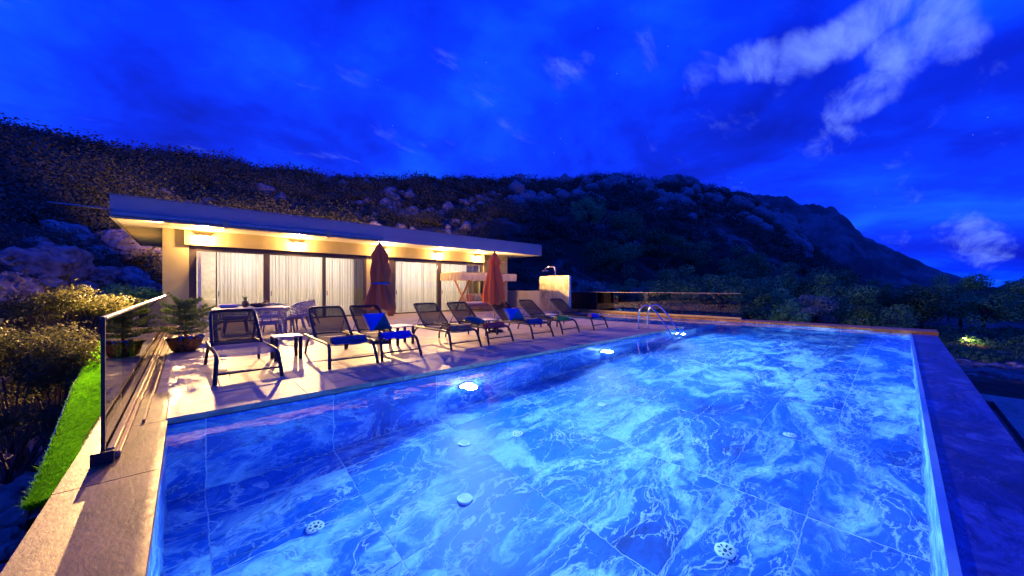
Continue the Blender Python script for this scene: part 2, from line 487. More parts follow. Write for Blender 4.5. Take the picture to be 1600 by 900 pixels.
# ------------------------------------------------------------------ mesh helpers
class MB:
    def __init__(self):
        self.v = []; self.f = []

    def box(self, x0, x1, y0, y1, z0, z1, bev=0.):
        if bev > 0:
            o = len(self.v)
            for z, k in ((z0, 1), (z0 + bev, 0), (z1 - bev, 0), (z1, 1)):
                b = bev * k
                self.v += [(x0 + b, y0 + b, z), (x1 - b, y0 + b, z), (x1 - b, y1 - b, z), (x0 + b, y1 - b, z)]
            self.f.append((o + 3, o + 2, o + 1, o))
            for r in range(3):
                for i in range(4):
                    j = (i + 1) % 4
                    self.f.append((o + r * 4 + i, o + r * 4 + j, o + r * 4 + 4 + j, o + r * 4 + 4 + i))
            self.f.append((o + 12, o + 13, o + 14, o + 15))
            return self
        o = len(self.v)
        self.v += [(x0, y0, z0), (x1, y0, z0), (x1, y1, z0), (x0, y1, z0), (x0, y0, z1), (x1, y0, z1), (x1, y1, z1), (x0, y1, z1)]
        self.f += [(o + 3, o + 2, o + 1, o), (o + 4, o + 5, o + 6, o + 7), (o, o + 1, o + 5, o + 4), (o + 1, o + 2, o + 6, o + 5), (o + 2, o + 3, o + 7, o + 6), (o + 3, o, o + 4, o + 7)]
        return self

    def tube(self, pts, r, seg=8, caps=True, smooth=0):
        pts = [Vector(p) for p in pts]
        if smooth:
            for _ in range(smooth):
                q = [pts[0]]
                for a, b in zip(pts, pts[1:]):
                    q += [a.lerp(b, .25), a.lerp(b, .75)]
                q.append(pts[-1]); pts = q
        n = len(pts)
        rr = r if isinstance(r, (list, tuple)) else None
        o = len(self.v)
        prev = None
        for i, p in enumerate(pts):
            t = (pts[min(i + 1, n - 1)] - pts[max(i - 1, 0)]).normalized()
            if prev is None:
                a = Vector((0, 0, 1)) if abs(t.z) < .9 else Vector((1, 0, 0))
                nx = t.cross(a).normalized()
            else:
                nx = (prev - t * prev.dot(t)).normalized()
            prev = nx
            ny = t.cross(nx)
            rad = r
            if rr:
                k = i / (n - 1) * (len(rr) - 1); j = min(int(k), len(rr) - 2)
                rad = rr[j] + (rr[j + 1] - rr[j]) * (k - j)
            for s in range(seg):
                an = 2 * pi * s / seg
                self.v.append(tuple(p + nx * cos(an) * rad + ny * sin(an) * rad))
        for i in range(n - 1):
            for s in range(seg):
                s2 = (s + 1) % seg
                self.f.append((o + i * seg + s, o + i * seg + s2, o + (i + 1) * seg + s2, o + (i + 1) * seg + s))
        if caps:
            self.f.append(tuple(o + s for s in reversed(range(seg))))
            self.f.append(tuple(o + (n - 1) * seg + s for s in range(seg)))
        return self

    def lathe(self, prof, seg=24, c=(0, 0, 0), rad=None, caps=True):
        o = len(self.v)
        for i, (r, z) in enumerate(prof):
            for s in range(seg):
                a = 2 * pi * s / seg
                k = rad(a, z) if rad else 1.
                self.v.append((c[0] + r * k * cos(a), c[1] + r * k * sin(a), c[2] + z))
        for i in range(len(prof) - 1):
            for s in range(seg):
                s2 = (s + 1) % seg
                self.f.append((o + i * seg + s, o + i * seg + s2, o + (i + 1) * seg + s2, o + (i + 1) * seg + s))
        if caps:
            self.f.append(tuple(o + s for s in reversed(range(seg))))
            self.f.append(tuple(o + (len(prof) - 1) * seg + s for s in range(seg)))
        return self

    def grid(self, fn, nu, nv):
        o = len(self.v)
        for j in range(nv + 1):
            for i in range(nu + 1):
                self.v.append(tuple(fn(i / nu, j / nv)))
        for j in range(nv):
            for i in range(nu):
                a = o + j * (nu + 1) + i
                self.f.append((a, a + 1, a + nu + 2, a + nu + 1))
        return self

    def quad(self, *p):
        o = len(self.v); self.v += [tuple(x) for x in p]; self.f.append(tuple(range(o, o + len(p)))); return self

    def mesh(self, name, smooth=False):
        me = bpy.data.meshes.new(name)
        me.from_pydata(self.v, [], self.f)
        if smooth:
            me.polygons.foreach_set('use_smooth', [True] * len(me.polygons))
        me.update()
        return me

    def build(self, name, m, parent=None, smooth=False, loc=None):
        me = self.mesh(name, smooth)
        me.materials.append(MATS[m])
        return link(name, me, parent, loc)

def link(name, data, parent=None, loc=None, rotz=0.):
    o = bpy.data.objects.new(name, data)
    COL.objects.link(o)
    if parent is not None:
        o.parent = parent
    if loc is not None:
        o.location = loc
    if rotz:
        o.rotation_euler = (0, 0, rotz)
    return o

def tag(o, label, cat, group=None):
    o['label'] = label; o['category'] = cat
    if group:
        o['group'] = group
    return o

def struct(o, kind='structure', label=None):
    o['kind'] = kind
    if label:
        o['label'] = label
    return o

def thing(name, label, cat, loc=(0, 0, 0), rotz=0., group=None):
    o = link(name, None, None, loc, rotz)
    o.empty_display_size = .2
    return tag(o, label, cat, group)

def copy_tree(o, loc, rotz, label, group=None, parent=None):
    c = o.copy(); COL.objects.link(c)
    c.parent = parent
    if parent is None:
        c.location = loc; c.rotation_euler = (o.rotation_euler[0], o.rotation_euler[1], rotz)
        c['label'] = label
        if group:
            c['group'] = group
    for ch in o.children:
        copy_tree(ch, None, None, None, None, c)
    return c

def np_mesh(name, verts, faces, m, smooth=False):
    """verts (n,3), faces (k,4) or (k,3) numpy -> mesh data"""
    me = bpy.data.meshes.new(name)
    k = faces.shape[1]
    me.vertices.add(len(verts)); me.vertices.foreach_set('co', np.ascontiguousarray(verts, dtype=np.float32).ravel())
    me.loops.add(faces.size); me.loops.foreach_set('vertex_index', np.ascontiguousarray(faces, dtype=np.int32).ravel())
    me.polygons.add(len(faces)); me.polygons.foreach_set('loop_start', np.arange(0, faces.size, k, dtype=np.int32))
    if smooth:
        me.polygons.foreach_set('use_smooth', np.ones(len(faces), dtype=bool))
    me.update(calc_edges=True)
    me.materials.append(MATS[m])
    return me

# numpy noise
_P = rng.random((64, 64, 64)).astype(np.float64)
def vnoise(x, y, z):
    xi, yi, zi = np.floor(x).astype(int), np.floor(y).astype(int), np.floor(z).astype(int)
    fx, fy, fz = x - xi, y - yi, z - zi
    fx, fy, fz = fx * fx * (3 - 2 * fx), fy * fy * (3 - 2 * fy), fz * fz * (3 - 2 * fz)
    def g(a, b, c): return _P[(xi + a) & 63, (yi + b) & 63, (zi + c) & 63]
    x00 = g(0, 0, 0) * (1 - fx) + g(1, 0, 0) * fx; x10 = g(0, 1, 0) * (1 - fx) + g(1, 1, 0) * fx
    x01 = g(0, 0, 1) * (1 - fx) + g(1, 0, 1) * fx; x11 = g(0, 1, 1) * (1 - fx) + g(1, 1, 1) * fx
    return ((x00 * (1 - fy) + x10 * fy) * (1 - fz) + (x01 * (1 - fy) + x11 * fy) * fz) * 2 - 1
def fbm(x, y, z, oct=4, gain=.5):
    s = 0; a = 1.
    for i in range(oct):
        s = s + a * vnoise(x * 2 ** i + 13.7 * i, y * 2 ** i + 5.1 * i, z * 2 ** i + 9.3 * i); a *= gain
    return s

def leaf_quads(cen, nrm, size, aspect=1.0):
    """random-oriented leaf quads at cen (n,3) facing roughly nrm (n,3)"""
    n = len(cen)
    nn = nrm + rng.normal(0, .55, (n, 3)); nn /= np.linalg.norm(nn, axis=1, keepdims=True) + 1e-9
    r = rng.normal(0, 1, (n, 3))
    t = np.cross(nn, r); t /= np.linalg.norm(t, axis=1, keepdims=True) + 1e-9
    b = np.cross(nn, t)
    s = (size * rng.uniform(.6, 1.4, n))[:, None]
    v = np.stack([cen - t * s, cen - b * s * aspect * .55 + nn * s * .1, cen + t * s, cen + b * s * aspect * .55 + nn * s * .1], axis=1).reshape(-1, 3)
    f = np.arange(n * 4, dtype=np.int32).reshape(n, 4)
    return v, f

def px_dir(px, py):
    X, Z = (px - 800) / FPX, (450 - py) / FPX
    return np.array((X * UX + UY, X * VX + VY, Z))

# ================================================================== SETTING
# ------------------------------------------------------------------ terrain
SKYLINE = [(-1500, 205, 105), (-400, 190, 110), (0, 207, 120), (100, 224, 125), (200, 247, 130), (330, 259, 140), (450, 273, 150), (600, 283, 165), (760, 281, 190),
           (850, 285, 220), (900, 280, 240), (970, 273, 260), (1010, 286, 265), (1060, 279, 270), (1085, 288, 275), (1130, 303, 280), (1170, 313, 280),
           (1215, 338, 280), (1250, 375, 280), (1285, 408, 275), (1320, 430, 270), (1420, 445, 260), (1600, 449, 260), (3200, 449.5, 260)]
FOOT = [(-1500, 12), (-400, 12), (0, 14), (150, 20), (240, 29), (300, 34), (800, 36), (950, 48), (1150, 75), (1300, 110), (1600, 150), (3200, 150)]
_th = np.array([math.atan((p - 800) / FPX) for p, _, _ in SKYLINE])
_R = np.array([r for _, _, r in SKYLINE], float)
_zr = np.array([H + (450 - y + (7 if y < 340 else 4 if y < 440 else 0)) / FPX * cos(t) * r for (p, y, r), t in zip(SKYLINE, _th)])
_fth = np.array([math.atan((p - 800) / FPX) for p, _ in FOOT]); _fr = np.array([r for _, r in FOOT], float)

def terr(x, y):
    x = np.asarray(x, float); y = np.asarray(y, float)
    X = x * UX + y * VX; Y = x * UY + y * VY
    th = np.arctan2(X, Y); r = np.hypot(X, Y)
    R = np.interp(th, _th, _R); zr = np.interp(th, _th, _zr); r0 = np.interp(th, _fth, _fr)
    z0 = np.interp(th, [-1.6, -.6, .2, 1.], [-1.7, -1.9, -2.4, -2.7])
    side = np.clip((1.9 - np.abs(th)) / .5, 0, 1)          # the hill ends behind the camera
    zr = z0 + (zr - z0) * side
    t = np.clip((r - r0) / (R - r0), 0, 1)
    up = z0 + (zr - z0) * (t * .94 + .06 * np.sin(t * 7.0) * (1 - t))
    down = np.clip((r - R) / (R * 1.6), 0, 1)
    z = up + (z0 - zr) * down * down * (3 - 2 * down)
    amp = np.clip(t * 4, 0, 1) * np.clip((zr - z0) / 40, .03, 1) * (1 - .8 * down)
    rockz = fbm(x / 17., y / 17., z0 * 0 + 3.3, 4, .55) * 2.3 * amp * (1 - .55 * t)
    bas = fbm(x / 3.1, y / 3.1, z0 * 0 + 1.1, 3) * .22 * np.clip((r - 4) / 8, 0, 1)
    foot = np.clip(np.minimum(x + 1.3, 20.0 - x) / .5, 0, 1) * np.clip(np.minimum(y + 3.2, 26.0 - y) / .5, 0, 1)
    return (z + rockz + bas) * (1 - foot) - 3.2 * foot

def hit(px, py, rmin=6., rmax=400.):
    """where the line of sight through a photograph pixel meets the hillside"""
    d = px_dir(px, py)
    s = np.geomspace(rmin, rmax, 1500)
    z = H + d[2] * s
    g = terr(d[0] * s, d[1] * s)
    k = np.argmax(g > z)
    if not (g > z).any():
        k = len(s) - 1
    return np.array((d[0] * s[k], d[1] * s[k], g[k]))

def build_ground():
    nth, nr = 720, 150
    th = np.linspace(-pi, pi, nth, endpoint=False)
    rr = np.concatenate([[0.01], np.geomspace(1.5, 3000, nr - 1)])
    TH, RR = np.meshgrid(th, rr, indexing='ij')
    X, Y = RR * np.sin(TH), RR * np.cos(TH)
    x, y = X * UX + Y * UY, X * VX + Y * VY
    z = terr(x, y)
    v = np.stack([x, y, z], -1).reshape(-1, 3)
    i = np.arange(nth)[:, None]; j = np.arange(nr - 1)[None, :]
    i2 = (i + 1) % nth
    f = np.stack([(i * nr + j) + 0 * i2, (i * nr + j + 1) + 0 * i2, i2 * nr + j + 1, i2 * nr + j], -1).reshape(-1, 4)
    f = f[:, ::-1]
    o = link('ground', np_mesh('ground', v, f, 'hill_ground', True))
    struct(o, 'structure')
build_ground()

def far_ridge(name, pts, R, depth, label, rough):
    """a far hill: front slope, crest and back slope with rugged relief"""
    ths = np.linspace(math.atan((pts[0][0] - 800) / FPX), math.atan((pts[-1][0] - 800) / FPX), 260)
    kth = [math.atan((p - 800) / FPX) for p, _ in pts]
    el = np.interp(ths, kth, [(450 - y) / FPX * cos(t) for (p, y), t in zip(pts, kth)])
    s = np.linspace(-1, 1, 41)
    TH, SS = np.meshgrid(ths, s, indexing='ij')
    hz = (H + el * R)[:, None]
    prof = 1 - np.abs(SS) ** 1.15
    RR = R + SS * depth
    x0, y0 = RR * np.sin(TH), RR * np.cos(TH)
    x, y = x0 * UX + y0 * UY, x0 * VX + y0 * VY
    z = -4 + (hz + 4) * prof
    z = z + fbm(x / (R * .06), y / (R * .06), 0 * x + 7.7, 5, .6) * rough * np.clip(hz / 60, 0, 1) * (1 - .6 * prof)
    z = z + fbm(x / 9., y / 9., 0 * x + 2.2, 2) * rough * .05 * np.clip(hz / 30, 0, 1)
    n, m = len(ths), len(s)
    i = np.arange(n - 1)[:, None]; j = np.arange(m - 1)[None, :]
    f = np.stack([i * m + j, (i + 1) * m + j, (i + 1) * m + j + 1, i * m + j + 1], -1).reshape(-1, 4)
    o = link(name, np_mesh(name, np.stack([x, y, z], -1).reshape(-1, 3), f, 'far_hill', True))
    struct(o, 'structure', label)
far_ridge('hill', [(1090, 312), (1170, 306), (1200, 309), (1260, 318), (1310, 334), (1330, 350), (1352, 372), (1400, 396), (1460, 420), (1530, 441), (1556, 457), (1600, 462)], 620., 220., 'rocky blue hill stepping down to the right behind the nearer one', 22.)
far_ridge('hill', [(1500, 460), (1550, 452), (1575, 443), (1600, 437), (1700, 425), (1900, 430), (2300, 455)], 1700., 500., 'faint distant hill low at the right edge', 50.)

# ------------------------------------------------------------------ terrace
WL = -0.09              # water level
PU0, PU1 = -0.15, 16.3  # pool length
PV0, PV1 = -0.15, 4.95  # pool width
DX1 = 12.3              # deck end, shallow wing beyond
FLZ = -1.9

UNIT = MB().box(-.5, .5, -.5, .5, -.5, .5)
_unit = {}
def unit_mesh(m, bev=True):
    if m not in _unit:
        bm = bmesh.new()
        bmesh.ops.create_cube(bm, size=1.0)
        me = bpy.data.meshes.new('tile_' + m)
        bm.to_mesh(me); bm.free()
        me.materials.append(MATS[m])
        _unit[m] = me
    return _unit[m]

def tile(name, m, parent, x0, x1, y0, y1, z0, z1):
    o = link(name, unit_mesh(m), parent)
    o.location = ((x0 + x1) / 2, (y0 + y1) / 2, (z0 + z1) / 2)
    o.scale = (x1 - x0, y1 - y0, z1 - z0)
    return o

def build_terrace():
    b = MB()
    b.box(-.60, DX1 - .02, PV1 + .03, 30, -4.5, -.022)
    b.box(DX1 - .02, 17.4, 12.3, 30, -4.5, -.0222)
    b.box(-.60, PU0 - .03, -3.0, PV1 + .03, -4.5, -.0221)
    t = b.build('terrace', 'grout')
    struct(t)
    g = .004
    # field tiles behind the coping band
    v = 5.74
    row = 0
    while v < 17.1:
        v2 = min(v + .775, 17.1)
        u = -.28 - (0.0 if row % 2 == 0 else .75)
        end = DX1 - .42 if v < 12.2 else 17.0
        while u < end - .05:
            u2 = min(u + 1.5, end); ua = max(u, -.28)
            if u2 - ua > .03:
                dz = random.uniform(-.0012, .0012)
                tile('paving_tile', 'stone_deck', t, ua + g, u2 - g, v + g, v2 - g, -.05, dz)
            u += 1.5
        v = v2; row += 1
    # coping along the pool edge, the deck end and the near-left border
    u = PU0
    while u < DX1 - .01:
        u2 = min(u + 1.25, DX1)
        tile('coping_stone', 'stone_deck', t, u + g, u2 - g, PV1 - .012, 5.74 - g, -.06, .0015)
        u = u2
    v = 5.74
    while v < 12.28:
        v2 = min(v + 1.25, 12.3)
        tile('coping_stone', 'stone_deck', t, DX1 - .42 + g, DX1 + .012, v + g, v2 - g, -.06, .001)
        v = v2
    v = -3.0
    while v < PV1 - .1:
        v2 = min(v + 1.32, 4.87)
        if 4.87 - v2 < .3:
            v2 = 4.87
        tile('coping_stone', 'stone_coping', t, -.625, PU0 + .012, v + g, v2 - g, -.07, .001 + random.uniform(0, .001))
        v = v2
    v = 4.87
    while v < 17.0:
        v2 = min(v + 1.3, 17.1)
        tile('coping_stone', 'stone_coping', t, -.625, (-.28 if v > 4.9 else PU0) - g, v + g, v2 - g, -.07, .0018)
        v = v2
    tile('coping_stone', 'stone_coping', t, -.28 + g, PU0 - g, 4.87 + 1.3 + 0*g, 4.8702 + 1.3, -.07, -.03) if False else None
    return t
terrace = build_terrace()

def build_pool():
    b = MB()
    # concrete shell: floor slab, deck-side wall, end walls, infinity wall
    b.box(PU0 - .03, PU1 + .03, PV0 - .2, PV1 + .03, -2.3, FLZ - .003)
    b.box(PU0 - .03, DX1, PV1 + .003, PV1 + .03, FLZ, -.0755)
    b.box(PU0 - .03, PU0 - .003, PV0, PV1 + .002, FLZ, -.08)
    b.box(PU1 + .012, PU1 + .9, PV0 - .45, 13.3, -4.5, -.07)
    b.box(DX1 + .015, PU1 + .012, PV1 + .012, 12.3, -2.3, -.475)
    b.box(PU0 - .5, PU1 + .03, PV0 - .50, PV0 - .012, -4.5, WL - .03)
    p = b.build('pool', 'pool_grout')
    struct(p)
    g = .0055
    us = [PU0, .15] + [1.40 + 1.505 * k for k in range(10)] + [PU1]
    us = [x for x in us if x < PU1 - .2] + [PU1]
    vs = [PV0, .62, 1.38, 2.13, 2.96, 3.75, 4.52, PV1]
    for a, c in zip(us, us[1:]):
        for d, e in zip(vs, vs[1:]):
            tile('floor_tile', 'pool_marble', p, a + g, c - g, d + g, e - g, FLZ - .012, FLZ + random.uniform(-.001, .001))
    for a, c in zip(us, us[1:]):
        if a < DX1 - .1:
            tile('wall_tile', 'pool_marble', p, a + g, min(c, DX1) - g, PV1, PV1 + .012, FLZ + .004, -.075)
        else:
            tile('wall_tile', 'pool_marble', p, a + g, c - g, PV1, PV1 + .012, FLZ + .004, -.48)
        tile('wall_tile', 'pool_marble', p, a + g, c - g, PV0 - .012, PV0, FLZ + .004, WL - .02)
    tile('wall_tile', 'pool_marble', p, DX1 - .11, DX1 - .004, PV1, PV1 + .012, FLZ + .004, -.075) if False else None
    for d, e in zip(vs, vs[1:]):
        tile('wall_tile', 'pool_marble', p, PU0 - .012, PU0, d + g, e - g, FLZ + .004, -.075)
    fv = [PV0, 1.4, 2.9, 4.4, 5.9, 7.4, 8.9, 10.4, 12.3]
    for d, e in zip(fv, fv[1:]):
        tile('wall_tile', 'pool_marble', p, PU1, PU1 + .012, d + g, e - g, FLZ + .004 if d < 4.9 else -.47, -.075)
    # shallow wing beyond the deck end
    for a, c in ((DX1 + .016, 14.3), (14.3, PU1)):
        for d, e in zip([4.97, 6.4, 7.9, 9.4, 10.9], [6.4, 7.9, 9.4, 10.9, 12.3]):
            tile('floor_tile', 'pool_marble', p, a + g, c - g, d + g, e - g, -.475, -.46)
    for d, e in zip([4.97, 6.4, 7.9, 9.4, 10.9], [6.4, 7.9, 9.4, 10.9, 12.3]):
        tile('wall_tile', 'pool_marble', p, DX1, DX1 + .012, d + g, e - g, -.47, -.075)
    # far coping
    v = -.72
    while v < 13.2:
        v2 = min(v + 1.4, 13.3)
        tile('coping_stone', 'stone_coping', p, PU1 - .02, PU1 + .92, v + g, v2 - g, -.075 if v > -.2 else -.2, .002)
        v = v2
    # infinity lip: thin pale edge strip, then the dark wet slab
    a = PU0 - .5
    k = 0
    while a < PU1:
        c = min(a + 1.5, PU1)
        tile('lip_tile', 'lip_pale', p, a + .002, c - .002, PV0 - .045, PV0 - .0005, WL - .06, WL + .004)
        tile('slab_tile', 'slab_marble', p, a + .0015, c - .0015, PV0 - .54, PV0 - .046, WL - .08, WL - .006)
        a = c; k += 1
    tile('wall_tile', 'slab_marble', p, PU0 - .5, PU1, PV0 - .52, PV0 - .505, -2.6, WL - .085)
    # water
    w = MB()
    n = 1
    w.quad((PU0 - .0, PV0 - .01, WL), (PU1, PV0 - .01, WL), (PU1, PV1, WL), (PU0, PV1, WL))
    w.quad((DX1 + .012, PV1, WL), (PU1, PV1, WL), (PU1, 12.3, WL), (DX1 + .012, 12.3, WL))
    struct(w.build('water', 'pool_water'))
    return p
pool = build_pool()

# overflow channel below the infinity edge
def build_channel():
    zt = -.9
    b = MB()
    b.box(2.0, 11.55, -2.4, -.67, -4.0, zt - .17)
    b.box(2.0, 12.2, -2.4, -1.21, -4.0, zt - .031)
    b.box(11.55, 12.2, -1.21, -.67, -4.0, zt - .0311)
    c = b.build('overflow_channel', 'concrete')
    struct(c)
    u = 2.0
    while u < 12.2:
        u2 = min(u + 1.2, 12.2)
        tile('coping_stone', 'stone_deck', c, u + .004, u2 - .004, -1.62, -1.19, zt - .03, zt + random.uniform(-.001, .001))
        tile('coping_stone', 'stone_deck', c, u + .004, u2 - .004, -2.40, -1.628, zt - .03, zt + random.uniform(-.001, .001))
        tile('floor_tile', 'stone_deck', c, u + .004, min(u2, 11.54) - .004, -1.2, -.68, zt - .17, zt - .14) if u < 11.4 else None
        u = u2
    tile('coping_stone', 'stone_deck', c, 11.53, 12.2, -1.186, -.68, zt - .03, zt + .0015)
build_channel()

# ------------------------------------------------------------------ artificial turf strip and planks outside the glass
def build_turf():
    zt = -.45
    vs = np.linspace(4.65, 16.5, 24)
    def ul(v): return np.interp(v, [4.65, 5.4, 8.8, 13.6, 16.5], [-.92, -.99, -1.30, -1.67, -1.85])
    def zo(v): return np.interp(v, [4.65, 5.4, 8.8, 13.6, 16.5], [-.46, -.40, -.22, -.20, -.20])
    def ur(v): return np.interp(v, [4.65, 5.5, 6.1, 8.3, 9.2, 16.5], [-.78, -.80, -.90, -.90, -.72, -.66])
    def zs(u, v):  # the strip climbs steeply to its outer edge
        k = np.clip((ur(v) - u) / (ur(v) - ul(v) + 1e-6), 0, 1)
        return zt + (zo(v) - zt) * k ** .85
    b = MB()
    b.grid(lambda s, t: (ul(4.65 + t * 11.85) * (1 - s) + ur(4.65 + t * 11.85) * s, 4.65 + t * 11.85, float(zs(ul(4.65 + t * 11.85) * (1 - s) + ur(4.65 + t * 11.85) * s, 4.65 + t * 11.85))), 6, 40)
    o = b.build('turf_backing', 'turf_base', smooth=True)
    struct(o, 'structure', 'green backing of the artificial turf strip outside the glass fence')
    # blades, denser near the camera
    n = 90000
    t = rng.random(n) ** 1.7
    v = 4.65 + t * 11.85
    s = rng.random(n)
    u = ul(v) * (1 - s) + ur(v) * s
    z = zs(u, v)
    h = rng.uniform(.035, .075, n); w = .005 + .006 * t
    a = rng.uniform(0, 2 * pi, n); dx, dy = np.cos(a) * w, np.sin(a) * w
    lx, ly = rng.normal(0, .026, n), rng.normal(0, .026, n)
    base = np.stack([u, v, z], -1)
    sl = (zo(v) - zt) / (ur(v) - ul(v)); ln = np.sqrt(1 + sl * sl)
    lx = lx + h * sl / ln; hz = h / ln
    V = np.stack([base + np.stack([dx, dy, 0 * dx], -1), base - np.stack([dx, dy, 0 * dx], -1), base + np.stack([lx, ly, hz], -1)], 1).reshape(-1, 3)
    F = np.arange(n * 3).reshape(n, 3)
    g = link('artificial_turf', np_mesh('artificial_turf', V, F, 'turf_blade'))
    struct(g, 'stuff', 'bright green artificial turf blades on a curved strip outside the glass fence')
    # retaining kerb under the strip
    k = MB()
    pts = [(float(ul(v)) - .02, float(v), float(zo(v)) - .01) for v in np.linspace(4.6, 16.5, 20)]
    k.tube(pts, .009, 6)
    tag(k.build('edging_hose', 'alu_rail'), 'thin pale edging pipe along the outer side of the green turf', 'edging')
    s_ = MB()
    for v0, v1 in zip(np.linspace(4.6, 16.5, 13), np.linspace(4.6, 16.5, 13)[1:]):
        s_.quad((float(ul(v0)), v0, float(zo(v0)) - .02), (float(ul(v1)), v1, float(zo(v1)) - .02), (float(ul(v1)) - .1, v1, -3.2), (float(ul(v0)) - .1, v0, -3.2))
        s_.quad((-.6, v0, zt - .055), (-.6, v1, zt - .055), (float(ul(v1)), v1, zt - .055), (float(ul(v0)), v0, zt - .055))
    struct(s_.build('retaining_bank', 'concrete'), 'structure')
    pw = thing('plank_walkway', 'short run of tan timber planks between the green turf and stone coping', 'walkway', (-.76, 5.4, zt - .03))
    for i in range(18):
        v0 = .205 * i
        MB().box(-.25, .155, v0 + .004, v0 + .2, -.02, .022 + random.uniform(-.003, .003), .004).build('plank', 'plank', pw)
build_turf()

# ------------------------------------------------------------------ house
HV = 17.12
def build_house():
    h = thing('house', 'low flat-roofed cream house with wide overhang and curtained glass doors', 'house', (0, 0, 0))
    ZS = 3.36
    def bx(name, m, *a, parent=h, bev=0.): return MB().box(*a, bev).build(name, m, parent)
    # roof: slab with fascia faces proud, soffit board
    bx('roof_slab', 'fascia', -1.55, 16.6, 15.60, 25.0, ZS + .03, 3.97)
    rf = h.children[-1]
    bx('fascia_board', 'fascia', -1.65, 16.70, 15.50, 15.598, ZS, 4.02, parent=rf)
    bx('fascia_board', 'fascia', -1.65, -1.552, 15.6, 25.05, ZS, 4.02, parent=rf)
    bx('fascia_board', 'fascia', 16.602, 16.70, 15.6, 25.05, ZS, 4.02, parent=rf)
    bx('drip_edge', 'alu_rail', -1.68, 16.73, 15.47, 15.60, 4.021, 4.045, parent=rf)
    bx('drip_edge', 'alu_rail', -1.68, -1.55, 15.602, 25.05, 4.021, 4.045, parent=rf)
    bx('soffit_board', 'soffit', -1.548, 16.598, 15.602, 25.0, ZS + .002, ZS + .028, parent=rf)
    # walls
    bx('wall', 'plaster', -.61, .06, HV, HV + .35, -.02, ZS)
    bx('wall', 'plaster', -.61, -.36, HV + .352, 23.0, -.02, ZS)
    bx('wall', 'plaster', 6.32, 7.42, HV + .06, HV + .35, -.02, 2.83)
    bx('wall', 'plaster', 13.30, 15.63, HV + .45, HV + .75, -.02, ZS)
    bx('wall', 'plaster', 15.38, 15.63, HV + .752, 23.0, -.02, ZS)
    bx('wall', 'plaster', 13.30, 13.38, HV + .06, HV + .448, -.02, 2.83)
    bx('wall', 'plaster', -.358, 15.378, 22.8, 23.0, -.02, ZS)
    # lintel beam, slightly proud of the wall
    bx('lintel', 'plaster', -.06, 13.27, HV - .12, HV + .35, 2.83, ZS - .002)
    # header and sill frames
    bx('door_header', 'frame_dark', .062, 6.318, HV + .05, HV + .2, 2.64, 2.828)
    bx('door_header', 'frame_dark', 7.422, 13.298, HV + .05, HV + .2, 2.64, 2.828)
    bx('threshold', 'frame_dark', .062, 6.318, HV + .05, HV + .2, -.02, .05)
    bx('threshold', 'frame_dark', 7.422, 13.298, HV + .05, HV + .2, -.02, .05)
    # leaves: (u0,u1) of the glazing, with stiles between
    for u0, u1 in ((.06, .27), (.80, .84), (2.27, 2.48), (4.42, 4.55), (6.20, 6.32), (7.42, 7.76), (10.16, 10.40), (13.16, 13.30)):
        bx('stile', 'frame_dark', u0 + .002, u1 - .002, HV + .06, HV + .19, .051, 2.639)
    bx('door_edge', 'frame_light', .30, .385, HV - .30, HV + .055, .03, 2.60)
    dl = h.children[-1]
    MB().box(.285, .30, HV - .22, HV - .10, 1.04, 1.07).build('handle', 'steel', dl)
    for u0, u1 in ((.385, .80), (.84, 2.27), (2.48, 4.42), (4.55, 6.20), (7.76, 10.16), (10.40, 13.16)):
        p = bx('pane', 'glass_door', u0 + .001, u1 - .001, HV + .11, HV + .122, .051, 2.639)
        if u1 - u0 > 1:
            MB().box(u0 + .03, u0 + .06, HV + .02, HV + .055, .98, 1.18).build('handle', 'steel', p)
    # room shell
    bx('room_floor', 'room_floor', -.35, 15.37, HV + .36, 22.79, -.018, .02)
    bx('room_ceiling', 'room_wall', -.35, 15.37, HV + .36, 22.79, 2.95, 3.0)
    bx('room_wall', 'room_wall', -.35, 15.37, 20.6, 20.7, .021, 2.949)
    # added rear lamps are further down
    return h
house = build_house()

def curtain(u0, u1, v, m, label, folds, amp=.045, zb=.06):
    b = MB()
    n = int(folds * 8)
    ph = [random.uniform(-.9, .9) for _ in range(n + 1)]
    for i in range(1, n):
        ph[i] = (ph[i - 1] * 2 + ph[i]) / 3
    def fn(s, t):
        a = s * folds * 2 * pi + ph[int(s * n)] * 2.6
        k = (.75 + .25 * t) * (.35 + 1.1 * (.5 + .5 * sin(s * folds * 1.7 + u0 * 9)) ** 1.5)
        return (u0 + (u1 - u0) * s + .012 * sin(a * 2.1), v + amp * k * sin(a) + .02 * sin(a * .37 + 1), zb + (2.82 - zb) * (1 - t))
    b.grid(fn, n, 6)
    o = b.build('curtain', m, smooth=True)
    tag(o, label, 'curtain', 'curtains behind the glass doors')
curtain(.84, 2.30, HV + .42, 'curtain', 'sheer white curtain behind the leftmost glass door pane', 13)
curtain(2.42, 4.46, HV + .42, 'curtain', 'sheer white curtain behind the pane above the tipped wicker chairs', 18)
curtain(4.50, 5.86, HV + .42, 'curtain', 'sheer white curtain just left of the brown parasol', 12)
curtain(5.84, 6.34, HV + .36, 'curtain_dark', 'gathered dark taupe curtain beside the brown parasol', 6, .06)
curtain(7.70, 10.24, HV + .42, 'curtain', 'sheer curtain behind the wide pane between the two parasols', 22)
curtain(10.34, 12.35, HV + .42, 'curtain', 'sheer curtain behind the swing seat', 16)
curtain(12.3, 13.2, HV + .36, 'curtain_dark', 'taupe drape behind the swing seat canopy', 9, .06)

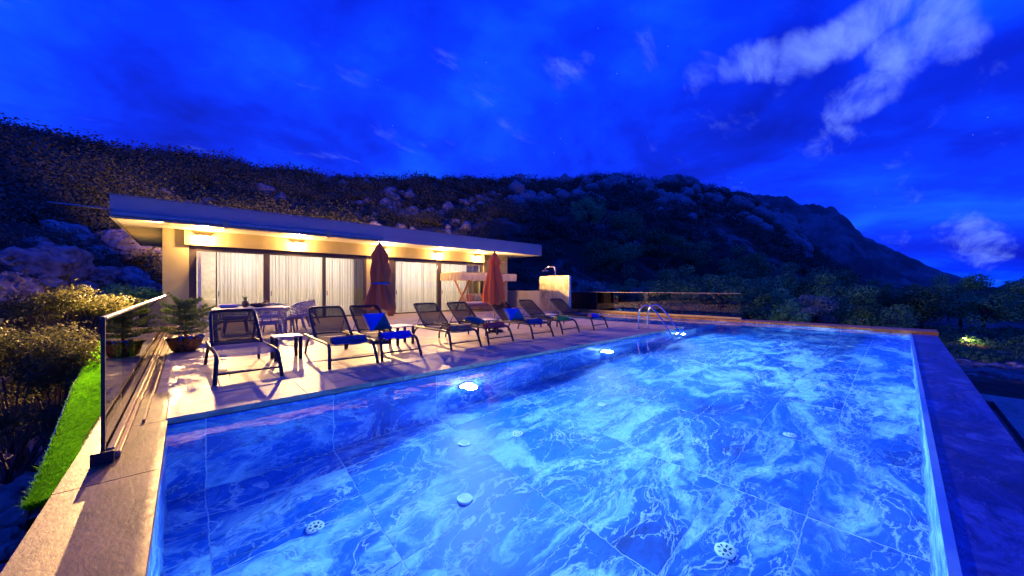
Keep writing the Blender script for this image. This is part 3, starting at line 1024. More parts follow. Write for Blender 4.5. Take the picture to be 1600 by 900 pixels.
# ceiling lights of the rooms
for i, u in enumerate((1.7, 4.6, 9.0, 11.6)):
    t = thing('ceiling_light', ('round ceiling light of the room behind the leftmost doors', 'round ceiling light of the room left of the brown parasol', 'round ceiling light of the room between the parasols', 'round ceiling light of the room behind the swing seat')[i], 'ceiling light', (u, 19.0, 2.93), 0, 'room ceiling lights')
    MB().lathe([(.22, 0), (.22, -.05), (.19, -.07)], 20).build('housing', 'frame_light', t)
    MB().lathe([(.18, -.071), (.15, -.085)], 20).build('diffuser', 'room_glow', t)
    L = bpy.data.lights.new('room_lamp', 'POINT'); L.energy = P_ROOM; L.color = (1., .88, .74); L.shadow_soft_size = .18
    lo = link('room_lamp', L, t); lo.location = (0, 0, -.35)

# sofa glimpsed behind the first pane
def build_sofa():
    t = thing('sofa', 'padded sofa arm glimpsed behind the dark leftmost pane', 'sofa', (.75, 18.35, .02))
    MB().box(-.55, .45, -.4, .5, 0, .42, .06).build('seat', 'cushion_cream', t, True)
    MB().box(-.55, .45, .52, .75, 0, .85, .06).build('backrest', 'cushion_cream', t, True)
    MB().box(.47, .68, -.4, .75, 0, .66, .06).build('armrest', 'cushion_cream', t, True)
build_sofa()

# wall lamps on the lintel: the lit fixtures of the photograph
LAMPU = (.45, 3.40, 6.95, 10.05, 12.72)
LAMPL = ('lit wall lamp nearest the left end of the lintel', 'lit wall lamp on the lintel above the wicker chairs', 'lit wall lamp half hidden by the brown parasol top', 'lit wall lamp on the lintel between the two parasols', 'lit wall lamp at the right end of the lintel')
def wall_lamp(u, label):
    t = thing('wall_lamp', label, 'wall lamp', (u, HV - .122, 3.06), 0, 'wall lamps on the lintel')
    MB().box(-.16, .16, -.13, 0, .085, .13, .006).build('cap', 'lamp_grey', t)
    MB().box(-.05, .05, -.03, 0, -.08, .084, .004).build('bracket', 'lamp_grey', t)
    MB().lathe([(.02, -.09), (.05, -.085), (.058, 0), (.05, .075), (.03, .083)], 14, (0, -.085, 0)).build('diffuser', 'lamp_glow', t, True)
    g = bpy.data.lights.new('lamp_glow', 'POINT'); g.energy = P_GLOW; g.color = WARM; g.shadow_soft_size = .05
    o = link('lamp_glow_light', g, t); o.location = (0, -.22, -.02)
    s = bpy.data.lights.new('lamp_flood', 'SPOT'); s.energy = P_FLOOD; s.color = WARM; s.shadow_soft_size = .07
    s.spot_size = radians(56); s.spot_blend = 1.0
    o = link('lamp_flood_light', s, t); o.location = (0, -.20, -.03)
    o.rotation_euler = (radians(90 - 5.5), 0, pi + radians(38 if u > 12 else 14 if u > 9 else -6 if u < 1 else 0))
    o.scale = (3.2, 1, 1)
for u, l in zip(LAMPU, LAMPL):
    wall_lamp(u, l)

# unseen lamp added round the left corner, inferred from warm light there
def unseen_side_lamp():
    t = thing('wall_lamp', 'lit wall lamp on the left side wall, just round the house corner', 'wall lamp', (-.612, 21.4, 2.6))
    MB().box(-.13, 0, -.16, .16, .085, .13, .006).build('cap', 'lamp_grey', t)
    MB().lathe([(.02, -.09), (.05, -.085), (.058, 0), (.05, .075), (.03, .083)], 14, (-.085, 0, 0)).build('diffuser', 'lamp_glow', t, True)
    s = bpy.data.lights.new('lamp_flood', 'SPOT'); s.energy = P_SIDE; s.color = WARM; s.shadow_soft_size = .07
    s.spot_size = radians(46); s.spot_blend = 1.0
    o = link('lamp_flood_light', s, t); o.location = (-.24, 0, -.03)
    d = Vector((-.13, -1, -.22)).normalized()
    o.rotation_euler = d.to_track_quat('-Z', 'Y').to_euler()
unseen_side_lamp()

# unseen rear lamps added to warm the slope behind the roof
for i, u in enumerate((2.0, 9.0)):
    t = thing('wall_lamp', ('lit wall lamp on the back of the house, left', 'lit wall lamp on the back of the house, right')[i], 'wall lamp', (u, 25.06, 3.9), 0, 'wall lamps behind the house')
    MB().box(-.16, .16, 0, .13, -.1, .0, .006).build('cap', 'lamp_grey', t)
    MB().lathe([(.03, .0), (.05, .02), (.05, .1), (.03, .12)], 14, (0, .07, 0)).build('diffuser', 'lamp_glow', t, True)
    s = bpy.data.lights.new('lamp_flood', 'SPOT'); s.energy = P_REAR; s.color = (1., .46, .12); s.shadow_soft_size = .1
    s.spot_size = radians(95); s.spot_blend = 1.0
    o = link('lamp_flood_light', s, t); o.location = (0, .25, .15)
    o.rotation_euler = (radians(90 + 24), 0, radians(-14))

def build_awning():
    t = thing('awning', 'folded awning cassette under the front roof edge with a rod sticking out left', 'awning', (0, 15.42, 3.3))
    MB().box(-1.6, 6.4, -.06, .07, .10, .24, .02).build('cassette', 'alu_rail', t)
    MB().box(-1.6, 6.4, -.10, .06, .02, .085, .012).build('front_bar', 'alu_gold', t)
    for u in (.9, 4.1):
        MB().box(u, u + .14, -.075, .08, .0, .26, .01).build('bracket', 'alu_gold', t)
    MB().tube([(-2.75, -.02, .29), (-1.58, -.02, .27)], .028, 10).build('rod', 'alu_rail', t, True)
build_awning()

# parapet and shower wall at the far end of the terrace
o = MB().box(16.85, 17.05, 13.3, 22.9, -.02, 1.12, .004).build('parapet_wall', 'plaster_cream')
tag(o, 'low cream parapet wall between the house and the marble shower wall', 'wall')
def build_shower():
    t = thing('shower_wall', 'free-standing shower wall clad in veined beige marble slabs', 'shower wall', (15.5, 12.34, 0))
    MB().box(.012, .16, .0, 2.2, -.02, 1.99).build('core', 'concrete', t)
    MB().box(0, .011, .0, 1.098, 0, 2.0, .002).build('slab', 'shower_marble', t)
    MB().box(0, .0111, 1.102, 2.2, 0, 2.0, .002).build('slab', 'shower_marble', t)
    MB().box(-.002, .172, -.012, -.001, 0, 2.0, .002).build('end_slab', 'frame_light', t)
    s = thing('shower_head', 'chrome rain shower head on a bent pipe above the marble wall', 'shower', (15.6, 13.3, 1.99))
    MB().tube([(0, .1, -.4), (0, .1, .45), (0, .2, .52), (0, .78, .52), (0, .86, .46), (0, .87, .34)], .022, 8, smooth=1).build('pipe', 'steel', s, True)
    MB().lathe([(.05, .05), (.22, .03), (.22, .0), (.0, .0)], 20, (0, .87, .30)).build('rose', 'steel', s, True)
build_shower()

# ------------------------------------------------------------------ glass balustrades
def build_fences():
    t = thing('glass_fence', 'tall tinted glass fence along the left edge of the terrace', 'fence', (-.46, 0, 0))
    pj = [4.05, 5.07, 6.22, 7.9, 9.7, 11.7, 13.7, 15.8]
    for a, b in zip(pj, pj[1:]):
        MB().box(-.006, .006, a + .006, b - .006, .06, 1.06).build('pane', 'glass_fence', t)
    MB().box(-.018, .018, 4.04, 15.82, 1.061, 1.085, .003).build('top_rail', 'alu_rail', t)
    MB().box(-.011, .011, 4.015, 4.045, .0, 1.086, .003).build('end_post', 'alu_dark', t)
    MB().box(-.055, -.012, 3.98, 15.82, .002, .085, .004).build('base_channel', 'alu_gold', t)
    MB().box(.012, .055, 4.06, 15.82, .002, .085, .004).build('base_channel', 'alu_gold', t)
    MB().box(.056, .085, 4.06, 15.82, .002, .05, .004).build('base_channel', 'alu_gold', t)
    MB().box(-.058, .06, 3.965, 3.995, .002, .088, .003).build('end_cap', 'alu_dark', t)
    MB().box(.145, .165, 4.95, 15.8, .0035, .03, .003).build('drain_strip', 'alu_gold', t)
    MB().tube([(0, 15.80, 1.09), (.02, 15.84, 1.16), (.5, 15.9, .62)], .014, 6).build('brace', 'alu_dark', t)
    f = thing('glass_fence', 'dark reflecting glass fence on the far pool coping', 'fence', (16.86, 0, 0))
    pj = [4.5, 6.25, 7.9, 9.5, 10.8, 12.1, 13.3]
    for a, b in zip(pj, pj[1:]):
        MB().box(-.006, .006, a + .004, b - .004, .05, 1.06).build('pane', 'glass_far', f)
    MB().box(-.02, .02, 4.49, 13.31, 1.061, 1.085, .003).build('top_rail', 'alu_rail', f)
    MB().box(-.05, .05, 4.47, 13.31, .004, .085, .004).build('base_channel', 'alu_gold', f)
build_fences()

# ------------------------------------------------------------------ pool fittings
def build_ladder():
    t = thing('pool_ladder', 'stainless steel pool ladder with two arched handrails at the deck corner', 'ladder', (0, 0, 0))
    for u in (10.70, 11.30):
        MB().tube([(u, 5.70, -.02), (u, 5.70, .45), (u, 5.64, .66), (u, 5.48, .76), (u, 5.30, .73), (u, 5.12, .55), (u, 4.86, .20), (u, 4.66, -.09), (u, 4.62, -.35), (u, 4.62, -1.35), (u, 4.75, -1.45), (u, 4.94, -1.46)], .024, 10, smooth=2).build('handrail', 'steel', t, True)
        MB().lathe([(.055, .002), (.055, .012), (.03, .02)], 16, (u, 5.70, 0)).build('flange', 'steel', t, True)
    for z in (-.22, -.52, -.82, -1.12):
        MB().box(10.70, 11.30, 4.57, 4.67, z - .02, z + .015, .005).build('step', 'steel', t)
build_ladder()

def build_pool_lights():
    lab = ('lit round pool light in the wall below the second and third loungers', 'lit round pool light in the wall below the seventh lounger', 'lit pool light under the ladder corner', 'lit pool light in the shallow end by the far coping')
    for i, (x, y, z, rz) in enumerate(((3.46, 4.948, -.93, 0), (7.54, 4.948, -.88, 0), (11.75, 4.948, -.75, 0), (13.2, 12.28, -.27, 0))):
        t = thing('pool_light', lab[i], 'pool light', (x, y, z), rz, 'underwater pool lights')
        r = .13 if i < 3 else .08
        ring = MB(); ring.lathe([(r * 1.25, 0), (r * 1.25, .02), (r, .03)], 24, caps=False)
        o = ring.build('ring', 'steel', t, True); o.rotation_euler = (radians(90), 0, 0)
        ln = MB(); ln.lathe([(r, .0), (r, .022), (r * .8, .034), (.001, .04)], 24)
        o = ln.build('lens', 'pool_glow', t, True); o.rotation_euler = (radians(90), 0, 0)
        L = bpy.data.lights.new('pool_lamp', 'SPOT'); L.energy = P_POOL * (1 if i < 3 else .25); L.color = (.30, .76, 1.0)
        L.shadow_soft_size = .10; L.spot_size = radians(168); L.spot_blend = .35
        o = link('pool_lamp', L, t); o.location = (0, -.16, 0); o.rotation_euler = (radians(84), 0, pi)
        L2 = bpy.data.lights.new('pool_lamp_halo', 'POINT'); L2.energy = 16 if i < 3 else 5; L2.color = (.5, .85, 1.0); L2.shadow_soft_size = .06
        o = link('pool_lamp_halo', L2, t); o.location = (0, -.14, .0)
build_pool_lights()

def build_inlets():
    spots = [(.91, 3.79, 'beside the two left floor tiles'), (3.52, 3.74, ''), (6.13, 3.69, ''), (8.7, 3.7, ''),
             (3.52, 1.06, ''), (6.03, 1.02, ''), (8.67, .98, ''), (11.19, .97, ''), (13.71, .98, '')]
    labs = ['round white slotted floor inlet nearest the left pool end', 'round white floor inlet second from the left in the deck-side row', 'round white floor inlet third in the deck-side row', 'round white floor inlet fourth in the deck-side row',
            'large round white slotted floor inlet nearest the camera', 'round white floor inlet second in the row by the infinity edge', 'round white floor inlet third in the row by the infinity edge', 'round white floor inlet fourth in the row by the infinity edge', 'round white floor inlet farthest in the row by the infinity edge']
    base = None
    for (x, y, _), l in zip(spots, labs):
        if base is None:
            t = thing('floor_inlet', l, 'pool inlet', (x, y, FLZ + .001), 0, 'floor inlets of the pool')
            MB().lathe([(.10, 0), (.10, .012), (.085, .018), (.03, .02)], 28).build('cover', 'white_plastic', t, True)
            for k in range(8):
                a = k * pi / 4
                s = MB().box(.045, .072, -.009, .009, .0185, .0215).build('slot', 'slot_dark', t); s.rotation_euler = (0, 0, a)
            MB().lathe([(.02, .0205), (.016, .026)], 14).build('screw', 'slot_dark', t)
            t.scale = (.78, .78, .78)
            base = t
        else:
            copy_tree(base, (x, y, FLZ + .001), random.uniform(0, 1), l)
    for i, (x, y) in enumerate(((2.82, 4.07), (2.23, 3.2), (6.36, 4.21), (5.2, 3.44))):  # white discs stand in for glints of the pool lights
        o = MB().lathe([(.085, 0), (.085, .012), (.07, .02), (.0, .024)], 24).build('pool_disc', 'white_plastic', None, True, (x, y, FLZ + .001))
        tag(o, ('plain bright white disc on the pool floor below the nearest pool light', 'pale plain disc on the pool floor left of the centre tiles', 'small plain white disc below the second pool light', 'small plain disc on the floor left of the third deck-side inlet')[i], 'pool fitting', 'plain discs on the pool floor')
build_inlets()

# ================================================================== FURNITURE
def build_lounger():
    t = thing('sun_lounger', '', 'sun lounger', (0, 0, 0), 0, 'sun loungers in a row along the pool')
    for s in (-1, 1):
        MB().tube([(s * .385, -.03, 0), (s * .365, .05, .22), (s * .355, .11, .335), (s * .35, .24, .375), (s * .35, .9, .36), (s * .345, 1.98, .355)], .026, 8, smooth=2).build('side_rail', 'alu_dark', t, True)
        MB().tube([(s * .345, 1.50, .35), (s * .35, 1.66, .30), (s * .365, 1.78, .12), (s * .375, 1.80, 0)], .022, 8, smooth=1).build('rear_leg', 'alu_dark', t, True)
        MB().tube([(s * .27, 1.55, .64), (s * .27, 1.74, .37)], .009, 6).build('strut', 'alu_dark', t, True)
    MB().tube([(-.372, .015, .13), (.372, .015, .13)], .013, 8).build('crossbar', 'alu_dark', t, True)
    MB().tube([(-.345, 1.975, .355), (.345, 1.975, .355)], .016, 8).build('crossbar', 'alu_dark', t, True)
    MB().grid(lambda a, b: (-.335 + .67 * a, .13 + 1.09 * b, (.345 + .035 * min(1, b * 7)) - .045 * sin(pi * a) * (.4 + .6 * sin(pi * b))), 8, 12).build('seat_sling', 'mesh_fabric', t, True)
    bk = MB().tube([(-.325, 1.20, .375), (-.32, 1.50, .60), (-.31, 1.80, .84), (-.30, 1.86, .885), (-.25, 1.885, .90), (.25, 1.885, .90), (.30, 1.86, .885), (.31, 1.80, .84), (.32, 1.50, .60), (.325, 1.20, .375)], .024, 8, smooth=1).build('back_frame', 'alu_dark', t, True)
    MB().grid(lambda a, b: (-.315 + .63 * a, 1.21 + .665 * b, .375 + .515 * b - .03 * sin(pi * a) * sin(pi * b) - .012 * sin(pi * b)), 8, 10).build('backrest_sling', 'mesh_fabric', t, True)
    return t
LX = [(.66, 6.20), (2.07, 6.18), (2.95, 6.26), (4.46, 6.36), (5.49, 6.41), (6.88, 6.34), (8.16, 6.44), (9.75, 6.50)]
LLAB = ['bare sun lounger with pale taupe seat, nearest the potted pine', 'black sling lounger with a navy rolled towel on its foot', 'black sling lounger with bright blue towel and blue-green pillow', 'black sling lounger with a rust brown rolled towel',
        'black sling lounger with a red rolled towel and green leaf pillow', 'sling lounger with navy towel and a teal and blue pillow', 'sling lounger with a green rolled towel', 'farthest sling lounger, with a violet blue rolled towel by the shallow end']
lounger0 = build_lounger()
loungers = []
for i, ((x, y), l) in enumerate(zip(LX, LLAB)):
    rz = radians((1.5, -1.5, .8, -1, .6, -.5, .5, 0)[i])
    if i == 0:
        lounger0.location = (x, y, .002); lounger0.rotation_euler = (0, 0, rz); lounger0['label'] = l
        loungers.append(lounger0)
    else:
        loungers.append(copy_tree(lounger0, (x, y, .002), rz, l))
for ch in lounger0.children:            # first seat: paler sling colour stands in for light falling on it
    if ch.name.startswith('seat_sling'):
        ch.data = ch.data.copy(); ch.data.materials[0] = MATS['mesh_taupe']

def rolled_towel(i, m, core, label, dy=.26, length=.56, r=.075, rz=0., dx=0.):
    x, y = LX[i]
    t = thing('rolled_towel', label, 'towel', (x + dx, y + dy, .352 + r * .82), radians(rz), 'rolled towels on the loungers')
    b = MB()
    n = 26
    def fn(s, u):
        a = u * 2 * pi
        k = 1 + .07 * sin(a * 2 + 1) + .05 * sin(s * 9 + a)
        e = 1 - .12 * (abs(s - .5) * 2) ** 6
        return ((s - .5) * length, r * k * e * cos(a) * 1.12, r * k * e * sin(a) * .86)
    b.grid(fn, 14, n)
    b.build('roll', m, t, True)
    for s in (-1, 1):
        sp = MB()
        pts = []
        for k in range(40):
            a = k / 39 * 2 * pi * 2.6
            rad = r * .92 * (1 - k / 46)
            pts.append((s * (length / 2 - .006), rad * cos(a) * 1.1, rad * sin(a) * .84))
        sp.tube(pts, r * .11, 5)
        sp.build('rolled_edge', core, t, True)
    # loose flap over the sling
    fl = MB().grid(lambda a, c: ((a - .5) * length * .98, -r * 1.0 - .10 * c, -r * .35 - r * .40 * c + .012 * sin(a * 8)), 10, 4).build('flap', m, t, True)
rolled_towel(1, 'towel_navy', 'towel_navy', 'navy blue rolled towel on the second lounger from the left')
rolled_towel(2, 'towel_blue', 'towel_blue', 'bright royal blue rolled towel on the third lounger', rz=1)
rolled_towel(3, 'towel_rust', 'towel_rust', 'rust brown rolled towel on the fourth lounger', rz=2)
rolled_towel(4, 'towel_red', 'towel_red', 'red rolled towel on the fifth lounger')
rolled_towel(5, 'towel_navy', 'towel_navy', 'navy towel on the sixth lounger in front of the teal pillow', dy=.34)
rolled_towel(6, 'towel_green', 'towel_yellow', 'green rolled towel with yellow end on the seventh lounger', dy=.34, length=.52)
rolled_towel(7, 'towel_violet', 'towel_pink', 'violet blue rolled towel with pink end on the farthest lounger', dy=.30, length=.46, rz=14)

def pillow(i, m, label, dy, dz, tilt, rz, w=.50, h=.46, th=.085, dx=0.):
    x, y = LX[i]
    t = thing('pillow', label, 'pillow', (x + dx, y + dy, dz), 0, 'throw pillows on the loungers')
    t.rotation_euler = (radians(tilt), 0, radians(rz))
    b = MB()
    for sg in (1, -1):
        def fn(a, c, sg=sg):
            A, C = a * 2 - 1, c * 2 - 1
            k = (max(0, 1 - A * A) * max(0, 1 - C * C)) ** .42
            pin = 1 - .10 * (1 - abs(A) ** 2) * abs(C) ** 4 - .10 * (1 - abs(C) ** 2) * abs(A) ** 4
            return (A * w / 2 * pin, C * h / 2 * pin, sg * th * k)
        b.grid(fn, 16, 16)
    b.build('cover', m, t, True)
    fr = MB()
    for k in range(26):
        c = (k / 25 * 2 - 1)
        fr.tube([(-w / 2 * .99, c * h / 2 * .95, 0), (-w / 2 - .022, c * h / 2 + random.uniform(-.006, .006), random.uniform(-.006, .006))], .0035, 4)
    fr.build('fringe', 'cushion_cream', t)
pillow(2, 'pillow_blue', 'square pillow halved diagonally in bright blue and dark green', 1.13, .60, 46, 8)
pillow(4, 'pillow_green', 'dark green pillow with pale leaf print lying on the fifth lounger', 1.02, .47, 16, 35)
pillow(5, 'pillow_teal', 'teal and blue pillow propped on the sixth lounger', 1.10, .56, 42, -12)

def build_side_table():
    t = thing('side_table', '', 'side table', (0, 0, 0), 0, 'low side tables between the loungers')
    MB().box(-.22, .22, -.22, .22, .405, .43, .004).build('table_top', 'table_top', t)
    for x, y in ((-.19, -.19), (.19, -.19), (-.19, .19), (.19, .19)):
        MB().box(x - .03, x + .03, y - .012, y + .012, 0, .404, .002).build('leg', 'alu_dark', t)
    return t
st = build_side_table()
for k, (x, y, l) in enumerate(((1.36, 7.66, 'low side table with pale top between the two nearest loungers'), (3.70, 7.88, 'low side table behind the bright blue towel'), (6.20, 7.80, 'low side table behind the red towel'), (8.93, 7.95, 'low side table behind the green towel'))):
    if k == 0:
        st.location = (x, y, .002); st['label'] = l
    else:
        copy_tree(st, (x, y, .002), radians((0, 3, -2, 4)[k]), l)

# ------------------------------------------------------------------ wicker dining set
def build_chair():
    t = thing('wicker_chair', '', 'chair', (0, 0, 0), 0, 'wicker armchairs round the dining table')
    # faces +y; curved back wraps round -y side
    def arc(a, z):
        r = .33 + .05 * (z - .42) / .38
        return (r * sin(a) * 1.05, -r * cos(a) * .95 + .05, z)
    A = 1.75
    sl = MB()
    for k in range(9):
        z = .44 + .042 * k
        aa = A * (1 - .05 * k)
        sl.tube([arc(-aa + 2 * aa * i / 16, z) for i in range(17)], .0095, 5)
    sl.build('back_slats', 'wicker', t, True)
    for i in range(7):
        a = -1.5 + 3.0 * i / 6
        MB().tube([arc(a, .42), arc(a * .96, .80 - .05 * abs(a))], .012, 6).build('spindle', 'wicker', t, True)
    MB().tube([arc(-A + 2 * A * i / 20, .80 - .16 * abs(-1 + 2 * i / 20) ** 2.5) for i in range(21)], .02, 8).build('top_rim', 'wicker', t, True)
    MB().lathe([(.30, .39), (.34, .41), (.34, .43), (.30, .445)], 24, (0, .03, 0)).build('seat', 'wicker', t, True)
    MB().lathe([(.24, .447), (.29, .46), (.29, .49), (.24, .505)], 22, (0, .04, 0)).build('seat_cushion', 'cushion_cream', t, True)
    for x in (-1, 1):
        for y in (-1, 1):
            MB().tube([(x * .22, y * .20 + .03, .40), (x * .27, y * .26 + .03, 0)], [.035, .018], 8).build('leg', 'wicker', t, True)
    return t
ch0 = build_chair()
CH = [(1.52, 10.78, 0, 'wicker armchair with its back to the pool, behind the nearest lounger'), (.28, 11.55, -90, 'wicker armchair half hidden behind the potted pine'),
      (1.05, 13.0, 180, 'wicker armchair on the house side of the table, left'), (1.95, 13.05, 180, 'wicker armchair on the house side of the table, right')]
for k, (x, y, r, l) in enumerate(CH):
    if k == 0:
        ch0.location = (x, y, .002); ch0['label'] = l; ch0.rotation_euler = (0, 0, radians(r + 4))
    else:
        copy_tree(ch0, (x, y, .002), radians(r), l)
for k, (x, y, r, l) in enumerate(((2.42, 11.55, 58, 'wicker chair tipped forward against the right table end, nearest'), (2.66, 12.25, 62, 'wicker chair tipped forward against the table, second'), (2.95, 12.95, 60, 'wicker chair tipped forward against the table, third'))):
    c = copy_tree(ch0, (x, y, .10), radians(r), l)
    c.rotation_euler = (radians(-13), 0, radians(r))
    c.location.z = .065

def build_table():
    t = thing('dining_table', 'white rectangular dining table among the wicker chairs', 'table', (1.28, 11.95, 0))
    MB().box(-.85, .85, -.48, .48, .735, .775, .006).build('table_top', 'table_white', t)
    MB().box(-.75, .75, -.40, .40, .68, .734).build('apron', 'table_white', t)
    for x in (-.74, .74):
        for y in (-.38, .38):
            MB().box(x - .035, x + .035, y - .035, y + .035, 0, .679, .003).build('leg', 'table_white', t)
    b = thing('fruit_bowl', 'dark woven bowl on the white dining table', 'bowl', (1.48, 12.05, .776))
    MB().lathe([(.10, 0), (.19, .03), (.23, .10), (.215, .10), (.17, .04), (.02, .02)], 24).build('bowl_body', 'bowl', b, True)
    MB().tube([(.1, .1, .1), (.14, .12, .15), (.2, .08, .15), (.22, .0, .1)], .018, 6, smooth=1).build('bowl_handle', 'bowl', b, True)
    p = thing('pineapple', 'pineapple with leafy top standing on the dining table', 'fruit', (1.18, 12.05, .776))
    MB().lathe([(.03, 0), (.065, .02), (.078, .08), (.07, .15), (.035, .19)], 16).build('fruit_body', 'pineapple', p, True)
    n = 26
    lv = MB()
    for k in range(n):
        a = k * 2.4; tl = .16 - .003 * k; sp = .07 * (1 - k / n) + .012
        d = Vector((cos(a), sin(a), 0)); s = Vector((-sin(a), cos(a), 0)) * .012
        b0 = Vector((0, 0, .18)) + d * .015
        m_ = b0 + d * sp * .6 + Vector((0, 0, tl * .6)); e = b0 + d * sp * 1.3 + Vector((0, 0, tl))
        lv.quad(b0 - s, b0 + s, m_ + s * .7, m_ - s * .7); lv.quad(m_ - s * .7, m_ + s * .7, e)
    lv.build('leaf_crown', 'leaf_pine', p)
    c = MB().box(-.2, .2, -.2, .2, 0, .09, .04).build('seat_pad', 'cushion_cream', None, True, (.82, 12.1, .777))
    tag(c, 'cream seat pad lying on the dining table', 'cushion')
build_table()

# ------------------------------------------------------------------ potted Norfolk pine
def build_pine():
    t = thing('potted_pine', 'potted Norfolk pine in foil-wrapped pot beside the glass fence', 'potted plant', (-.02, 9.95, .002))
    MB().lathe([(.15, 0), (.19, .03), (.235, .25), (.22, .25), (.0, .22)], 20).build('pot', 'terracotta', t, True)
    MB().lathe([(.165, .004), (.205, .03), (.25, .16), (.27, .24), (.31, .30), (.25, .26)], 36, rad=lambda a, z: 1 + (.05 + .25 * max(0, z - .15)) * sin(a * 9 + z * 9) + .03 * sin(a * 17), caps=False).build('wrapping', 'pot_foil', t, True)
    MB().lathe([(.0, .235), (.215, .23)], 16, caps=False).build('soil', 'soil', t)
    MB().tube([(0, 0, .2), (.01, .01, .6), (0, 0, 1.04)], [.022, .014, .005], 8).build('trunk', 'pine_bark', t, True)
    rb = MB()
    for k in range(5):
        a = -1.9 + k * .5
        rb.tube([(.25 * cos(a), .25 * sin(a), .24), (.30 * cos(a + .1), .30 * sin(a + .1), .32), (.24 * cos(a + .3), .24 * sin(a + .3), .30)], .025, 6, smooth=1)
    rb.build('ribbon', 'ribbon_blue', t, True)
    for tier in range(8):
        z = .36 + .085 * tier
        L = .58 * (1 - (tier / 8) ** 1.8) + .12
        nb = 6 if tier < 6 else 5
        for k in range(nb):
            a = k * 2 * pi / nb + tier * .55 + random.uniform(-.12, .12)
            Lk = L * random.uniform(.72, 1.12); elev = random.uniform(.05, .42)
            pts = []
            for i in range(9):
                s = i / 8
                pts.append(np.array((cos(a) * Lk * s, sin(a) * Lk * s, z + elev * Lk * s - .30 * Lk * s * s + .24 * Lk * s ** 4 + .12 * tier / 8 * s)))
            cen = []; nr = []
            for i in range(260):
                s = random.random() ** .8; j = min(int(s * 8), 7); f = s * 8 - j
                p = pts[j] * (1 - f) + pts[j + 1] * f
                w = .10 * (1 - .55 * s) * random.random() ** .6 * (1 if random.random() < .5 else -1)
                q = p + np.array((-sin(a) * w, cos(a) * w, random.uniform(-.016, .034)))
                cen.append(q); nr.append((cos(a) * .3, sin(a) * .3, 1))
            v, fc = leaf_quads(np.array(cen), np.array(nr, float), .026, .40)
            o = link('branch', np_mesh('branch', v, fc, 'leaf_pine'), t)
            st_ = MB().tube([tuple(p) for p in pts], [.006, .002], 5).build('twig', 'pine_bark', o)
build_pine()

# ------------------------------------------------------------------ closed parasols
def parasol(x, y, top, bot, m, label, band, flare, seed):
    t = thing('parasol', label, 'parasol', (x, y, .002), 0, 'closed parasols behind the loungers')
    R = random.Random(seed)
    MB().tube([(0, 0, 0), (0, 0, top - .03)], .021, 10).build('pole', 'alu_rail', t, True)
    MB().lathe([(.26, 0), (.26, .03), (.22, .06), (.05, .075), (.04, .24), (.02, .25)], 24).build('base', 'alu_dark', t, True)
    Lc = top - bot
    ph = R.uniform(0, 6)
    def prof(s):
        # s 0 top -> 1 hem
        if band:
            pts = [(0, .012), (.06, .07), (.20, .20), (.30, .185), (.46, .235), (.60, .215), (.64, .205), (.72, .235), (.86, .315), (.95, .355), (1, .36)]
        else:
            pts = [(0, .012), (.05, .05), (.22, .205), (.29, .135), (.45, .20), (.65, .27), (.85, .325), (1, .34)]
        return float(np.interp(s, [p[0] for p in pts], [p[1] for p in pts]))
    n = 8
    def fn(u, s):
        a = u * 2 * pi
        r = prof(s) * flare
        fold = abs(sin(a * n / 2 + ph)) ** .6
        k = .62 + .45 * fold + .08 * sin(a * 3 + s * 4 + ph)
        if s < .12:
            k = k * (s / .12) + (1 - s / .12) * .95
        z = top - Lc * s - (.07 * fold - .05 * sin(a * 2 + ph)) * max(0, s - .75) / .25 * .9
        tw = .25 * s
        return (r * k * cos(a + tw), r * k * sin(a + tw), z)
    MB().grid(fn, 72, 26).build('canopy', m, t, True)
    for k in range(4):      # hanging loose fold edges
        a = 2 * pi * k / 4 + ph
        MB().grid(lambda u, s, a=a: ((prof(.3 + .68 * s) * flare * (.8 + .38 * u * (.3 + .7 * s))) * cos(a + .5 * s + .35 * u), (prof(.3 + .68 * s) * flare * (.8 + .38 * u * (.3 + .7 * s))) * sin(a + .5 * s + .35 * u), top - Lc * (.3 + .69 * s) + .02 * sin(u * 3)), 4, 14).build('flap', m, t, True)
    MB().lathe([(.014, 0), (.024, .02), (.02, .045), (.004, .065)], 12, (0, 0, top - .012)).build('finial', 'alu_rail', t, True)
    if band:
        MB().lathe([(.218 * flare, top - Lc * .64 - .025), (.226 * flare, top - Lc * .64), (.218 * flare, top - Lc * .64 + .025)], 32, rad=lambda a, z: .98 + .05 * abs(sin(a * 4 + ph)), caps=False).build('tie_band', 'band_blue', t, True)
parasol(3.42, 8.45, 2.40, .85, 'parasol_brown', 'closed brown parasol tied with a blue band', True, .98, 3)
parasol(6.80, 8.22, 2.40, .90, 'parasol_red', 'closed orange red parasol hanging in loose folds', False, 1.0, 5)

# flower planter by the door
def build_planter():
    t = thing('flower_planter', 'small terracotta pot of leafy flowers by the door behind the brown parasol', 'planter', (7.1, 16.25, .002))
    MB().lathe([(.13, 0), (.19, .28), (.205, .28), (.205, .33), (.18, .33), (.17, .27)], 20).build('pot', 'terracotta', t, True)
    n = 700
    d = rng.normal(0, 1, (n, 3)); d /= np.linalg.norm(d, axis=1, keepdims=True)
    c = d * rng.uniform(.4, 1, n)[:, None] * np.array((.27, .27, .20)) + np.array((0, 0, .48))
    v, f = leaf_quads(c, d, .035)
    link('leaves', np_mesh('leaves', v, f, 'leaf_flower'), t)
    v, f = leaf_quads(c[::9] * np.array((1.06, 1.06, 1.02)), d[::9], .026)
    link('blossom', np_mesh('blossom', v, f, 'white_plastic'), t)
build_planter()

